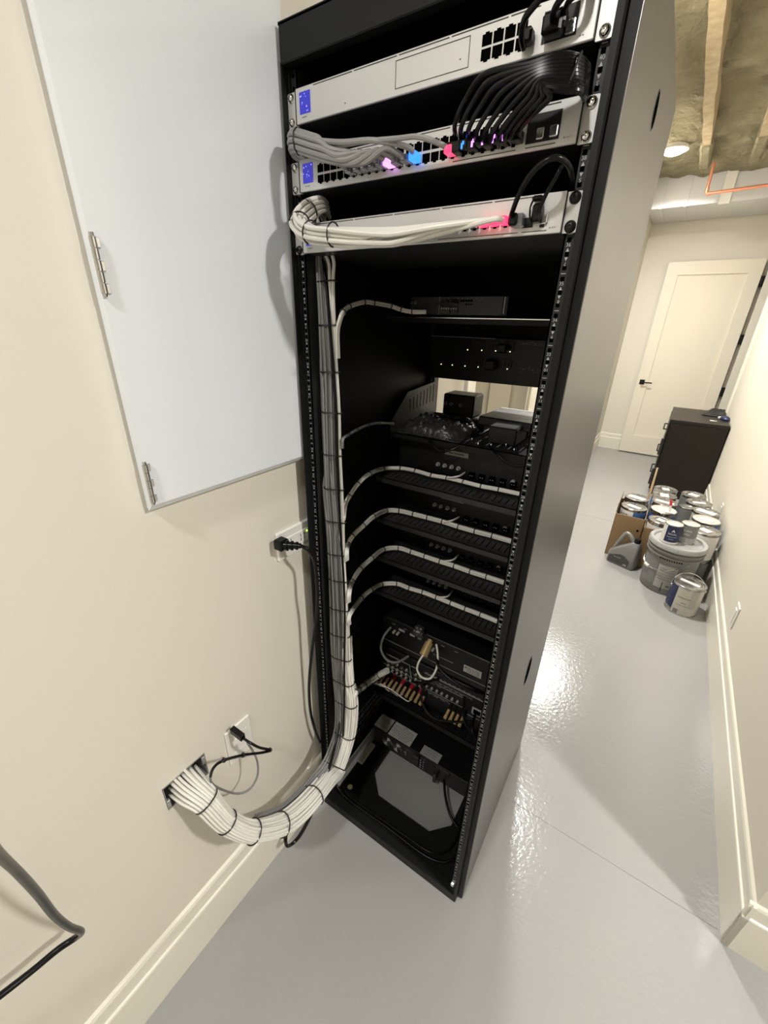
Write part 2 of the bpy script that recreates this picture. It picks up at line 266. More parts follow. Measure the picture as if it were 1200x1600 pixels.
D={'BIGC':[[.08,-.6541,1.2416,.003],[.0,-.6518,1.1016,.0038],[-.05,-.6494,1.0046,.0045],[-.1,-.6468,.8887,.0049],[-.14,-.6451,.7757,.005],[-.17,-.6392,.683,.0048],[-.195,-.631,.6081,.0051],[-.215,-.6394,.5761,.0058],[-.225,-.6625,.573,.0052],[-.23,-.6957,.5746,.005],[-.235,-.7331,.5806,.0053],[-.24,-.7603,.5857,.0051]],
'BLK2':[[-.1929,.045,.7198,.0035],[-.1882,.04,.4777,.0038],[-.15,-.0499,.3835,.0046],[-.16,-.1015,.2667,.0047],[-.18,-.1422,.1662,.0057],[-.2,-.1677,.1029,.0056],[-.21,-.1979,.1019,.0046],[-.235,-.1853,.0861,.0057],[-.245,-.168,.1046,.0059]],
'BLK3':[[-.1478,-.004,.4157,.0038],[-.1531,.012,.5315,.0037],[-.1578,.02,.6039,.0036],[-.1576,.022,.6902,.0035],[-.1581,.026,.7675,.0034],[-.1563,.026,.8525,.0033],[-.1575,.026,.9403,.0032],[-.1608,.026,1.0127,.0031],[-.1677,.03,1.0951,.003],[-.17,.03,1.1831,.0029],[-.1729,.032,1.2611,.0028],[-.1727,.032,1.3525,.0027],[-.1785,.034,1.432,.0026],[-.1867,.036,1.5176,.0025],[-.2013,.045,1.5926,.0024],[-.2207,.06,1.6525,.0024]],
'BR':{1:[[-.1759,.045,1.457,.0051],[-.1761,.045,1.5042,.005],[-.17,.0461,1.527,.0048],[-.17,.0565,1.5406,.0048],[-.185,.0946,1.5518,.0046],[-.192,.1541,1.5623,.0048],[-.195,.1947,1.5627,.005],[-.1916,.262,1.5587,.0054],[-.1649,.27,1.551,.0053],[-.1395,.275,1.5474,.0053],[-.1093,.285,1.5478,.0053]],
2:[[-.1688,.045,1.2732,.0031],[-.1665,.045,1.2935,.0031],[-.18,.083,1.2935,.0032],[-.18,.1121,1.298,.0032],[-.2,.1869,1.2932,.0035],[-.205,.243,1.2871,.0036],[-.205,.3162,1.2722,.0038]],
3:[[-.169,.045,1.1005,.0053],[-.19,.08,1.1187,.0054],[-.19,.0975,1.1368,.0055],[-.19,.1327,1.1571,.0056],[-.19,.18,1.1687,.0057],[-.22,.29,1.1457,.0063],[-.1859,.3284,1.144,.0064],[-.1397,.3355,1.144,.0063],[-.0863,.3295,1.144,.0061],[-.0434,.3363,1.144,.006],[.0049,.336,1.144,.0059],[.0549,.3328,1.144,.0057],[.0996,.3383,1.144,.0057],[.1525,.3404,1.144,.0055]],
4:[[-.1634,.045,.9897,.0063],[-.1629,.045,1.0153,.0062],[-.19,.0852,1.0062,.0065],[-.19,.1063,1.0223,.0066],[-.19,.1538,1.0323,.0068],[-.19,.1995,1.0399,.007],[-.2107,.295,1.0166,.0076],[-.1815,.3256,1.013,.0076],[-.1355,.3314,1.013,.0075],[-.0907,.3345,1.013,.0074],[-.0438,.3365,1.013,.0073],[.0065,.3334,1.013,.0071],[.0542,.3335,1.013,.007],[.1017,.3361,1.013,.0068],[.1551,.3356,1.013,.0067]],
5:[[-.1594,.045,.8654,.0066],[-.1568,.045,.8966,.0065],[-.19,.1024,.8843,.0069],[-.19,.1408,.9049,.0071],[-.19,.1936,.9103,.0073],[-.2066,.28,.8926,.0078],[-.1768,.3216,.889,.0079],[-.1317,.3251,.889,.0078],[-.0854,.3259,.889,.0076],[-.0356,.3259,.889,.0075],[.0093,.3279,.889,.0074],[.0585,.326,.889,.0072],[.1054,.3278,.889,.0071],[.1592,.3284,.889,.0069]],
6:[[-.1584,.045,.7927,.0064],[-.1558,.045,.8257,.0063],[-.19,.1439,.8013,.0069],[-.19,.1914,.8022,.007],[-.204,.27,.7719,.0075],[-.1665,.3056,.769,.0075],[-.1211,.308,.769,.0074],[-.0779,.3139,.769,.0073],[-.0313,.315,.769,.0072],[.0165,.3143,.769,.0071],[.0625,.3136,.769,.0069],[.1087,.3142,.769,.0068],[.1642,.3126,.769,.0066]],
7:[[-.1507,.045,.5192,.0097],[-.1388,.045,.5515,.0095],[-.17,.1014,.4907,.01],[-.17,.1303,.4805,.0101],[-.2093,.22,.3949,.011],[-.1658,.22,.4538,.0106],[-.1389,.22,.4869,.0104]]},
'GREY':[[-.2,-.2905,.3819,.0099],[-.18,-.2265,.3463,.0108],[-.172,-.1635,.3336,.0101],[-.168,-.11,.336,.0106],[-.162,-.0571,.3539,.012],[-.1763,.01,.3954,.0126],[-.1848,.03,.4925,.0137],[-.1956,.04,.5625,.014],[-.1995,.045,.648,.0164],[-.1982,.045,.7331,.0185],[-.1977,.045,.8213,.0179],[-.1981,.045,.9135,.0173],[-.1987,.045,.9901,.0175],[-.2007,.045,1.0793,.0162],[-.2052,.045,1.1699,.0141],[-.2057,.045,1.2518,.0136],[-.2055,.045,1.3462,.0137],[-.2054,.045,1.429,.0118],[-.2081,.045,1.5171,.0101],[-.2151,.05,1.5933,.008],[-.2252,.06,1.6578,.0084],[-.2341,.07,1.7393,.0082],[-.2268,.06,1.7912,.0078]],
'LOOPS':[[-.23,-.2698,.6465,.0037],[-.2,-.2719,.6547,.003],[-.19,-.2564,.6271,.0031],[-.18,-.2356,.6016,.0034],[-.18,-.257,.6181,.0033],[-.19,-.2988,.6513,.0032],[-.2,-.3378,.6737,.0032],[-.21,-.3554,.6663,.0034],[-.22,-.3629,.6354,.003],[-.225,-.3604,.6014,.0025],[-.22,-.3415,.5575,.0026],[-.21,-.3164,.5201,.0028],[-.2,-.2921,.5128,.0033],[-.2,-.2668,.5273,.0034],[-.205,-.2572,.5655,.0032],[-.215,-.2591,.6012,.003],[-.225,-.2624,.6243,.0029]],
'OFF':{3:[[-.0407,.33,1.1465,.0034],[-.0089,.335,1.1575,.0034],[-.0075,.375,1.157,.0035]],4:[[-.0379,.33,1.0147,.0036],[-.0139,.335,1.0257,.0036],[-.0079,.375,1.0236,.0036]],5:[[-.0362,.325,.8892,.0037],[.0008,.33,.9043,.0036],[.0013,.375,.9017,.0037]],6:[[-.0272,.31,.7738,.0038],[.0011,.32,.7822,.0037],[-.0039,.375,.7707,.0038]]},
'P37a':[[.1576,.0,1.653,.0042],[.1655,-.02,1.6578,.0037],[.1798,-.04,1.6752,.0031],[.1951,-.05,1.6887,.0029],[.2113,-.05,1.6969,.0025],[.223,-.04,1.6966,.0021],[.2276,-.02,1.692,.0026],[.2236,.02,1.6859,.003],[.2187,.05,1.6792,.0032]],
'P37b':[[.1931,.0,1.6486,.0032],[.1963,-.01,1.6581,.0028],[.2052,-.02,1.6733,.0027],[.2137,-.025,1.6849,.0026],[.2171,-.02,1.6952,.0026],[.2098,.03,1.7117,.0023]],
'P41a':[[.1468,.0,1.82,.0032],[.15,-.02,1.8223,.0028],[.1569,-.035,1.8273,.0028],[.1692,-.04,1.8342,.0026],[.1819,-.04,1.8426,.0024],[.1967,-.03,1.8521,.002],[.2094,.02,1.8711,.0018]],
'P41b':[[.181,.0,1.828,.0046],[.1824,-.02,1.8296,.0034],[.1891,-.03,1.8334,.003],[.1991,-.03,1.8401,.0026],[.2115,-.02,1.8458,.0021],[.215,.02,1.86,.0019]],
'P41c':[[.1908,.0,1.8332,.0027],[.1934,-.015,1.8353,.0027],[.202,-.025,1.8364,.0024],[.21,-.01,1.8455,.002],[.21,.03,1.8618,.0018]],
'PC':[[[.0657,.008,1.7529,.003],[.0783,-.025,1.7559,.0028],[.0991,-.045,1.769,.0026],[.1234,-.05,1.7849,.0021],[.1754,-.05,1.7825,.0019],[.2001,-.045,1.786,.0018],[.2175,-.035,1.7849,.0015],[.2238,-.01,1.7865,.0018],[.2202,.03,1.7906,.0023]],[[.0747,.008,1.7475,.0029],[.0871,-.025,1.7507,.0028],[.1083,-.045,1.7632,.0026],[.1313,-.05,1.7783,.0022],[.1774,-.05,1.7799,.0019],[.2013,-.045,1.7827,.0018],[.2185,-.035,1.7817,.0015],[.2242,-.01,1.7835,.0018],[.2202,.03,1.7882,.0023]],[[.0852,.008,1.7433,.0029],[.0974,-.025,1.7466,.0028],[.1189,-.045,1.7584,.0026],[.1405,-.05,1.7725,.0022],[.1793,-.05,1.7774,.002],[.2025,-.045,1.7794,.0018],[.2195,-.035,1.7784,.0015],[.2245,-.01,1.7804,.0019],[.2203,.03,1.7857,.0023]],[[.0964,.008,1.7396,.0029],[.1084,-.025,1.743,.0028],[.1301,-.045,1.754,.0025],[.1502,-.05,1.7672,.0023],[.1813,-.05,1.7748,.002],[.2037,-.045,1.7761,.0018],[.2205,-.035,1.7752,.0016],[.2249,-.01,1.7774,.0019],[.2204,.03,1.7832,.0023]],[[.1074,.008,1.7367,.0029],[.1191,-.025,1.74,.0028],[.141,-.045,1.7504,.0025],[.1598,-.05,1.7625,.0023],[.1832,-.05,1.7723,.0021],[.2049,-.045,1.7728,.0018],[.2215,-.035,1.7719,.0016],[.2253,-.01,1.7743,.0019],[.2205,.03,1.7807,.0023]],[[.1172,.008,1.7346,.0029],[.1287,-.025,1.7379,.0027],[.1509,-.045,1.7474,.0025],[.1684,-.05,1.7586,.0024],[.1852,-.05,1.7697,.0021],[.2061,-.045,1.7695,.0017],[.2226,-.035,1.7686,.0016],[.2256,-.01,1.7712,.0019],[.2205,.03,1.7782,.0023]],
[[.1276,.008,1.7337,.0028],[.1388,-.025,1.7369,.0027],[.1612,-.045,1.7456,.0025],[.1775,-.05,1.7556,.0024],[.1871,-.05,1.7671,.0021],[.2073,-.045,1.7662,.0017],[.2236,-.035,1.7653,.0016],[.226,-.01,1.7681,.0019],[.2206,.03,1.7756,.0023]],[[.136,.008,1.7338,.0028],[.1471,-.025,1.7368,.0027],[.1698,-.045,1.7446,.0025],[.1849,-.05,1.7535,.0024],[.1891,-.05,1.7646,.0021],[.2086,-.045,1.7628,.0017],[.2246,-.035,1.762,.0016],[.2264,-.01,1.7649,.0019],[.2207,.03,1.7731,.0023]],[[.1441,.008,1.7345,.0028],[.1551,-.025,1.7373,.0027],[.1782,-.045,1.7442,.0024],[.1922,-.05,1.752,.0024],[.191,-.05,1.762,.0021],[.2098,-.045,1.7595,.0017],[.2257,-.035,1.7587,.0016],[.2267,-.01,1.7618,.0019],[.2208,.03,1.7706,.0022]],[[.1537,.008,1.7356,.0028],[.1644,-.025,1.7382,.0026],[.1877,-.045,1.7441,.0024],[.2006,-.05,1.7508,.0024],[.193,-.05,1.7595,.0021],[.211,-.045,1.7561,.0017],[.2267,-.035,1.7554,.0016],[.2271,-.01,1.7586,.0019],[.2208,.03,1.768,.0022]]],
'PGREY':[[-.2342,.03,1.8,.0107],[-.2178,.0,1.792,.0134],[-.1842,-.025,1.7763,.0103],[-.1412,-.03,1.7655,.0097],[-.0926,-.03,1.7554,.0092],[-.0471,-.03,1.7487,.0082]],
'PWHITE':[[-.202,.05,1.7038,.014],[-.1879,.02,1.7045,.0124],[-.1879,-.01,1.6919,.0149],[-.1816,-.04,1.6705,.0187],[-.15,-.05,1.6536,.0148],[-.0953,-.05,1.6463,.0149],[-.0469,-.045,1.6421,.0132],[.0061,-.04,1.6392,.0116],[.0652,-.035,1.6396,.0097]],
'PWR':[[-.225,-.0741,1.0696,.0057],[-.205,-.0647,1.0669,.0049],[-.19,-.0549,1.0541,.0049],[-.1932,-.035,1.0107,.0051],[-.1895,-.035,.9401,.0057],[-.2009,-.03,.8548,.006],[-.2272,-.03,.7139,.0068],[-.2454,-.03,.5848,.0076],[-.2477,-.03,.48,.0078],[-.2447,-.02,.3885,.0075],[-.246,.0,.3062,.0078]],
'WHITE':[[-.29,-.3894,.5947,.0365],[-.25,-.3926,.6044,.0321],[-.21,-.3871,.5927,.025],[-.18,-.3704,.5244,.0226],[-.155,-.3302,.4505,.024],[-.142,-.2597,.3813,.026],[-.138,-.2026,.3531,.0269],[-.136,-.1456,.3427,.0261],[-.141,-.0834,.3279,.0222],[-.147,-.0328,.3099,.0209],[-.1451,.02,.3994,.0192],[-.1455,.035,.514,.0167],[-.1569,.04,.5864,.0141],[-.1647,.045,.6675,.0098],[-.1655,.045,.7497,.0074],[-.1651,.045,.8361,.0067],[-.1666,.045,.926,.0065],[-.1691,.045,1.0005,.0063],[-.1702,.045,1.0883,.0053],[-.1738,.045,1.1773,.0051],[-.1768,.045,1.2572,.0046],[-.1755,.045,1.35,.004],[-.1783,.045,1.4311,.0052],[-.1821,.045,1.5178,.0037],[-.1842,.045,1.5922,.0054],[-.1856,.05,1.6239,.0083],[-.1938,.05,1.6496,.0118],[-.2026,.05,1.6895,.0139],[-.2002,.04,1.7158,.0146]]}
# ------------------------------------------------------------------ the room (u, v, z in the room's own frame)
UW, UR, VC, VF = -0.272, 0.898, 0.362, 5.66
m = MB().box((UW-0.12, -3.3, -0.06), (3.6, VF+0.12, 0.0)); struct('floor', m, 'epoxy_floor')
m = MB()
m.box((0.275, 0.3765, 0.0), (UR-0.02, 0.3785, 0.0004)); m.box((UW+.02, 3.112, 0.0), (UR-0.3, 3.1145, 0.0004)); struct('trim_floor_joint', m, 'joint_filler')
WT = 3.02
m = MB(); X0, X1 = UW-0.12, UW
hv0, hv1, hz0, hz1 = -0.442, -0.343, 0.560, 0.632      # opening of the electrical box
m.box((X0, -3.3, 0), (X1, hv0, WT)); m.box((X0, hv0, 0), (X1, hv1, hz0)); m.box((X0, hv0, hz1), (X1, hv1, WT)); m.box((X0, hv1, 0), (X1, 0.98, WT))
m.box((X0, 0.98, 2.1), (X1, 1.80, WT)); m.box((X0, 1.80, 0), (X1, VF, WT)); struct('wall_left', m, 'wall_paint')
m = MB().box((UW-0.12, VF, 0), (UR+0.14, VF+0.12, WT)); struct('wall_far', m, 'wall_paint')
DV0, DV1 = 4.80, 5.57     # doorway in the right wall by the far corner
m = MB(); m.box((UR, VC, 0), (UR+0.12, DV0, WT)); m.box((UR, DV0, 2.2), (UR+0.12, DV1, WT)); m.box((UR, DV1, 0), (UR+0.12, VF, WT)); struct('wall_right', m, 'wall_paint')
m = MB().box((UR+0.12, VC, 0), (3.5, VC+0.12, WT)); struct('wall_return', m, 'wall_paint')
m = MB().box((UW-0.12, -3.42, 0), (3.6, -3.3, WT)); struct('wall_back', m, 'wall_paint')
m = MB().box((3.5, -3.3, 0), (3.62, VC+0.12, WT)); struct('wall_entry', m, 'wall_paint')
# rooms beyond the two doorways, so that one looks at walls and not at nothing
m = MB().box((UW-1.6, 0.5, -0.06), (UW-0.12, 2.6, 0)); struct('floor_side_room', m, 'epoxy_floor')
m = MB().box((UW-1.7, 0.4, 0), (UW-1.6, 2.7, WT)).box((UW-1.6, 2.6, 0), (UW-0.12, 2.7, WT)).box((UW-1.6, 0.4, 0), (UW-0.12, 0.5, WT)); struct('wall_side_room', m, 'wall_paint')
m = MB().box((UW-1.7, 0.4, WT), (UW-0.12, 2.7, WT+.05)); struct('ceiling_side_room', m, 'wall_paint')
m = MB().box((UR+0.12, 4.6, 0), (UR+1.6, 4.7, WT)).box((UR+0.12, 5.9, 0), (UR+1.6, 6.0, WT)).box((UR+1.6, 4.6, 0), (UR+1.7, 6.0, WT)); struct('wall_closet', m, 'wall_paint')
m = MB().box((UR+0.12, 4.6, -0.06), (UR+1.6, 6.0, 0.0)); struct('floor_closet', m, 'epoxy_floor')
m = MB().box((UW-0.12, -3.3, WT), (3.6, VF+0.12, WT+0.08)).box((UR+.12, 4.6, WT), (UR+1.7, 6.0, WT+.08)); struct('ceiling', m, 'foam')
BASE = [(0, 0), (0.014, 0), (0.014, 0.146), (0.0125, 0.150), (0.0085, 0.152), (0.0085, 0.192), (0.006, 0.200), (0.0, 0.2055)]
def baseboard(name, along, c, lo, hi, sign):
    m = MB()
    if along == 'v': m.prism([(0,0)], 'y', 0, 0) if False else None
    pts = [(c+sign*a, b) for a, b in BASE]
    if along == 'v': m.prism(pts, 'y', lo, hi)
    else:
        n = len(BASE); vs = [(h, c+sign*a, b) for h in (lo, hi) for a, b in BASE]
        m.add(vs, [(i, (i+1)%n, n+(i+1)%n, n+i) for i in range(n)] + [tuple(range(n)), tuple(range(n, 2*n))])
    return struct(name, m, 'trim_paint')
baseboard('baseboard_left', 'v', UW, -3.3, 0.90, 1); baseboard('baseboard_left_rear', 'v', UW, 1.88, VF, 1)
baseboard('baseboard_right', 'v', UR, VC-0.014, DV0-0.08, -1); baseboard('baseboard_return', 'u', VC, UR-0.014, 3.5, -1)
baseboard('baseboard_far', 'u', VF, UW, -0.01, -1)
# casings
m = MB()
for (a, b) in ((0.90, 0.98), (1.80, 1.88)): m.box((UW-0.02, a, 0), (UW+0.016, b, 2.18), 0.003)
m.box((UW-0.02, 0.90, 2.10), (UW+0.016, 1.88, 2.18), 0.003); m.box((UW-0.12, 0.98, 0), (UW, 0.995, 2.1)); m.box((UW-0.12, 1.785, 0), (UW, 1.80, 2.1)); struct('trim_1', m, 'trim_paint')
m = MB()
m.box((UR-0.016, DV0-0.08, 0), (UR+0.02, DV0, 2.28), 0.003); m.box((UR-0.016, DV0-0.08, 2.2), (UR+0.02, DV1+.01, 2.28), 0.003); m.box((UR-0.016, DV1-0.012, 0), (UR+0.12, DV1+0.055, 2.28), 0.003); struct('trim_2', m, 'trim_paint')
# far door, swung open in front of the far wall
def panel_door(w, h, name):
    m = MB(); fr = 0.115
    m.box((0, 0.016, 0), (w, 0.036, h))
    for a, b in (((0, 0, 0), (fr, 0.046, h)), ((w-fr, 0, 0), (w, 0.046, h)), ((fr, 0, h-0.13), (w-fr, 0.046, h)), ((fr, 0, 0), (w-fr, 0.046, 0.225))): m.box(a, b)
    return m
m = panel_door(0.845, 2.165, 'd'); T = ROOM @ Matrix.Translation((0.0, 5.585, 0.012))
d = tag(m.build('door_1', 'door_paint', M=T), kind='structure')
d2 = MB(); d2.box((0.028, -0.008, 0.855), (0.082, 0.0, 0.91), 0.002); d2.cyl((0.055, -0.008, 0.882), (0.055, -0.05, 0.882), 0.009); d2.box((0.045, -0.056, 0.875), (0.165, -0.044, 0.889), 0.003)
o = d2.build('door_handle', 'rack_black', M=T); o.parent = d
for hz in (0.845, 1.40, 1.955):
    hm = MB(); hm.box((0.845, -0.004, hz-0.05), (0.886, 0.02, hz+0.05)); hm.cyl((0.866, -0.006, hz-0.05), (0.866, -0.006, hz+0.05), 0.007, n=10)
    o = hm.build('hinge', 'rack_black', M=T); o.parent = d
# half open white door in the doorway behind the rack
m = panel_door(0.78, 2.06, 'd'); T = ROOM @ Matrix.Translation((UW-0.10, 1.77, 0.01)) @ Matrix.Rotation(math.radians(-152), 4, 'Z')
o = tag(m.build('door_2', 'door_paint', M=T), kind='structure')
# ------------------------------------------------------------------ ceiling: spray foam, joists, duct, pipe, lamps
def foam_sheet():
    m = MB(); nu, nv = 70, 240; u0, u1, v0, v1 = UW, 3.45, -3.2, 4.9
    nu = 110
    vs = []; fs = []
    for j in range(nv+1):
        for i in range(nu+1):
            u = u0+(u1-u0)*i/nu; v = v0+(v1-v0)*j/nv
            h = noise.fractal(Vector((u*2.6, v*2.2, 0)), 1.0, 2.0, 4)*0.05 + noise.noise(Vector((u*7, v*5.5, 3)))*0.024 - abs(noise.noise(Vector((u*3.5, v*9, 8))))*0.02 - 0.06*max(0, min(1, (v-4.0)/0.8)) - 0.085*sum(math.exp(-((u-L_[0])**2+(v-L_[1]-0.02)**2)/0.045) for L_ in LAMPS)
            vs.append((u, v, 2.86+h))
    for j in range(nv):
        for i in range(nu):
            if u0+(u1-u0)*i/nu > UR+0.05 and v0+(v1-v0)*j/nv > VC+0.05: continue
            a = j*(nu+1)+i; fs.append((a, a+1, a+nu+2, a+nu+1))
    m.add(vs, fs); return m
o = struct('ceiling_insulation', foam_sheet(), 'foam', smooth=60)
for i, ju in enumerate((0.136, 0.467)):
    m = MB(); n = 60; vs = []; fs = []
    for k in range(n+1):
        v = 0.45+(3.95-0.45)*k/n; wob = noise.noise(Vector((v*3, ju*7, 0)))*0.006
        hw = 0.029+noise.noise(Vector((v*5, ju*3, 5)))*0.007
        vs += [(ju-hw+wob, v, 2.75), (ju+hw+wob, v, 2.75), (ju+hw+wob, v, 2.95), (ju-hw+wob, v, 2.95)]
    for k in range(n):
        for c in range(4): fs.append((k*4+c, k*4+(c+1)%4, k*4+4+(c+1)%4, k*4+4+c))
    fs += [(3,2,1,0), (n*4, n*4+1, n*4+2, n*4+3)]
    m.add(vs, fs)
    lab = ['bare wooden ceiling joist in the middle of the foam, nearest the rack', 'bare wooden ceiling joist further right, cut by the right edge of the photo', 'wooden ceiling joist above the rack side of the corridor'][i]
    tag(m.build('ceiling_joist', 'wood', M=ROOM), lab, 'joist', 'wooden joists under the spray foam')
    m = MB(); m.box((ju-0.038, 3.93, 2.738), (ju+0.038, 4.52, 2.9), 0.014)
    tag(m.build('joist_insulation_wrap', 'foam', M=ROOM), ['grey wrapped end block of the middle ceiling joist', 'grey wrapped end block of the right ceiling joist', 'grey wrapped end block of the left ceiling joist'][i], 'joist end', 'wrapped joist ends')
m = MB(); m.box((UW+0.01, 4.90, 2.564), (UR-0.01, 5.62, 2.95)); du = thing('metal_duct', 'shiny sheet metal duct across the end of the corridor above the door', 'duct', (0,0,0), TH)
m.build('duct_body', 'sheet_metal', du)
for u in (-0.155, 0.045, 0.34, 0.70):
    m = MB(); m.box((u-0.012, 4.888, 2.558), (u+0.012, 5.60, 2.94)); m.build('duct_seam', 'sheet_metal', du)
m = MB(); m.box((0.30, 4.882, 2.548), (0.385, 4.896, 2.92), 0.004); m.build('seam_tape', 'plate_white', du)
m = MB(); m.tube([RP(0.193, 4.6, 2.80), RP(0.196, 4.6, 2.63), RP(0.197, 4.6, 2.595), RP(0.203, 4.6, 2.584), RP(0.22, 4.6, 2.583), RP(0.872, 4.6, 2.603)], 0.0120, 12)
m.cyl(RP(0.1965, 4.6, 2.628), RP(0.197, 4.6, 2.592), 0.0150); m.cyl(RP(0.200, 4.6, 2.583), RP(0.238, 4.6, 2.5835), 0.0150)
tag(m.build('copper_pipe', 'copper', smooth=True), 'bright copper water pipe bending under the ceiling before the duct', 'pipe')
for i, (lu, lv, lz, lp) in enumerate(LAMPS):
    lab = ['glowing round ceiling light beside the rack top near the metal duct', 'round ceiling light over the middle of the corridor', 'round ceiling light round the corner', 'round ceiling light behind the photographer'][min(i,3)]
    L = rthing('ceiling_light', lab, 'ceiling light', lu, lv, lz, group='round downlights in the ceiling')
    m = MB(); m.lathe([(0.090, 0.10), (0.090, 0.004), (0.098, 0.0), (0.098, -0.006), (0.082, -0.006), (0.08, 0.012)], n=40); m.build('lamp_trim', 'plate_white', L, smooth=True)
    m = MB(); m.lathe([(0.0, -0.034), (0.03, -0.032), (0.055, -0.024), (0.073, -0.012), (0.081, 0.002), (0.0, 0.006)], n=40); m.build('diffuser', 'lamp_glow', L, smooth=60)
# ------------------------------------------------------------------ things on the left wall
cb = rthing('wall_cabinet', 'large light grey glossy metal wall panel with hinges, left of the rack', 'electrical cabinet', UW, -0.165, 1.239)
v0, v1 = -0.344+0.165, 0.011+0.165
m = MB(); m.box((0, v0+0.004, 0.0), (0.0115, v1-0.002, 1.16), 0.001); m.build('cabinet_frame', 'cabinet_grey', cb)
m = MB(); P = [(0.0125, v0, -0.0), (0.0125, v1, 0.0), (0.0125, v1, 1.17), (0.0125, v0, 1.17)]
Q = [(0.023, v0+0.0015, 0.011), (0.023, v1-0.002, 0.011), (0.023, v1-0.002, 1.16), (0.023, v0+0.0015, 1.16)]
m.add(P+Q, [(3,2,1,0), (4,5,6,7), (0,1,5,4), (1,2,6,5), (2,3,7,6), (3,0,4,7)]); dr = m.build('cabinet_door', 'cabinet_grey', cb)
for hz in (0.315, 0.019, 1.02):
    m = MB(); sg = 0.064/5
    for k in range(5):
        z = hz-0.002+k*sg; m.mi = 0; m.cyl((0.0255, v0+0.004, z+0.0006), (0.0255, v0+0.004, z+sg-0.0006), 0.0042, n=10)
        if k % 2 == 0: m.box((0.021, v0+0.004, z+0.0006), (0.0262, v0+0.012, z+sg-0.0006), 0.0006)
    m.cyl((0.0255, v0+0.004, hz-0.005), (0.0255, v0+0.004, hz+0.066), 0.0028, n=8)
    m.build('hinge', 'steel', cb, smooth=True)
# electrical box the cables come out of
eb = rthing('electrical_box', 'open metal electrical box in the wall that the cable bundle comes out of', 'junction box', UW, -0.3925, 0.596)
m = MB(); a, b, c, e = -0.0485, 0.0485, -0.035, 0.035
m.box((-0.075, a, c), (-0.0735, b, e)); m.box((-0.075, a, c), (0.0005, a+0.0015, e)); m.box((-0.075, b-0.0015, c), (0.0005, b, e)); m.box((-0.075, a, c), (0.0005, b, c+0.0015)); m.box((-0.075, a, e-0.0015), (0.0005, b, e))
m.build('box_shell', 'galvanized', eb)
for (yy, zz) in ((a+0.004, c+0.015), (b-0.004, e-0.02)):
    m = MB(); m.box((-0.006, yy-0.004, zz-0.012), (0.0012, yy+0.004, zz+0.012), 0.001); m.cyl((0.0, yy, zz), (0.003, yy, zz), 0.0028, n=8); m.build('mounting_tab', 'galvanized', eb)
# keystone plate
kp = rthing('wall_plate', 'small white wall plate with a black cable plugged in, above the baseboard', 'wall plate', UW, -0.256, 0.581)
m = MB(); m.box((0, -0.035, -0.057), (0.006, 0.035, 0.057), 0.0022); m.build('plate', 'plate_white', kp)
m = MB(); m.box((0.0045, -0.012, -0.018), (0.0075, 0.012, 0.018), 0.0008); m.box((0.0055, -0.022, 0.024), (0.0066, 0.022, 0.0252)); m.box((0.0055, -0.022, -0.026), (0.0066, 0.022, -0.0248)); m.build('jack', 'plate_white', kp)
# outlet behind the rack edge
ot = rthing('wall_outlet', 'white horizontal wall outlet beside the rack with a black plug in it', 'outlet', UW, -0.022, 1.045)
m = MB(); m.box((0, -0.062, -0.037), (0.008, 0.062, 0.037), 0.003); m.build('cover_plate', 'plate_white', ot)
m = MB(); m.box((0.006, -0.036, -0.0165), (0.0105, 0.036, 0.0165), 0.001)
m.mi = 1
for yy in (-0.02, 0.012, 0.024):
    m.box((0.0103, yy-0.003, -0.009), (0.0112, yy-0.0015, -0.001)); m.box((0.0103, yy-0.003, 0.002), (0.0112, yy-0.0015, 0.010))
m.build('receptacle', ['plate_white', 'groove'], ot)
m = MB(); m.cyl((0.0105, 0.031, 0.010), (0.0118, 0.031, 0.010), 0.0017, n=8); m.build('indicator_light', 'led_green', ot)
m = MB(); m.cyl((0.008, -0.05, 0.0), (0.0092, -0.05, 0.0), 0.003, n=10); m.build('screw', 'steel', ot)
# switch plates on the right wall
for (v, z, lab) in ((1.58, 0.315, 'small white outlet low on the right wall in front of the paint cans'), (2.98, 0.33, 'small white outlet on the right wall beside the paint cans')):
    o = rthing('wall_outlet', lab, 'outlet', UR, v, z, group='outlets on the right wall')
    m = MB(); m.box((-0.006, -0.035, -0.057), (0, 0.035, 0.057), 0.002); m.build('cover_plate', 'plate_white', o)
    m = MB(); m.box((-0.009, -0.017, -0.034), (-0.005, 0.017, 0.034), 0.001); m.build('receptacle', 'plate_white', o)

# ------------------------------------------------------------------ the rack (world frame = rack frame)
U_, Z0 = 0.04445, 0.034
def uz(n): return Z0+n*U_          # height of the top of unit n
HR, DR = 1.935, 0.612
RK = thing('equipment_rack', 'tall black open equipment rack full of network and audio gear', 'rack', (0, 0.3, 0))
def rb(mb, name, m, par=RK, smooth=False):
    inv = Matrix.Translation((0, -0.3, 0))
    return mb.build(name, m, par, smooth=smooth, M=inv)
m = MB()   # base: sill boxes and a pan with an eight sided opening
m.box((-0.2425, 0.0, 0.0), (0.2494, 0.03, 0.033), 0.002); m.box((-0.2425, DR-0.03, 0), (0.2494, DR, 0.033)); m.box((-0.2425, 0.03, 0), (-0.215, DR-0.03, 0.026)); m.box((0.222, 0.03, 0), (0.2494, DR-0.03, 0.026))
outer = [(-0.2425, 0.028), (0.2494, 0.028), (0.2494, 0.32), (0.2494, DR-0.01), (-0.2425, DR-0.01), (-0.2425, 0.32)]
c8 = [(-0.096, 0.108), (0.106, 0.108), (0.160, 0.165), (0.160, 0.46), (0.106, 0.515), (-0.096, 0.515), (-0.150, 0.46), (-0.150, 0.165)]
def ring(z): return [(-0.2425, 0.028, z), (0.2494, 0.028, z), (0.2494, DR-0.01, z), (-0.2425, DR-0.01, z)] + [(a, b, z) for a, b in c8]
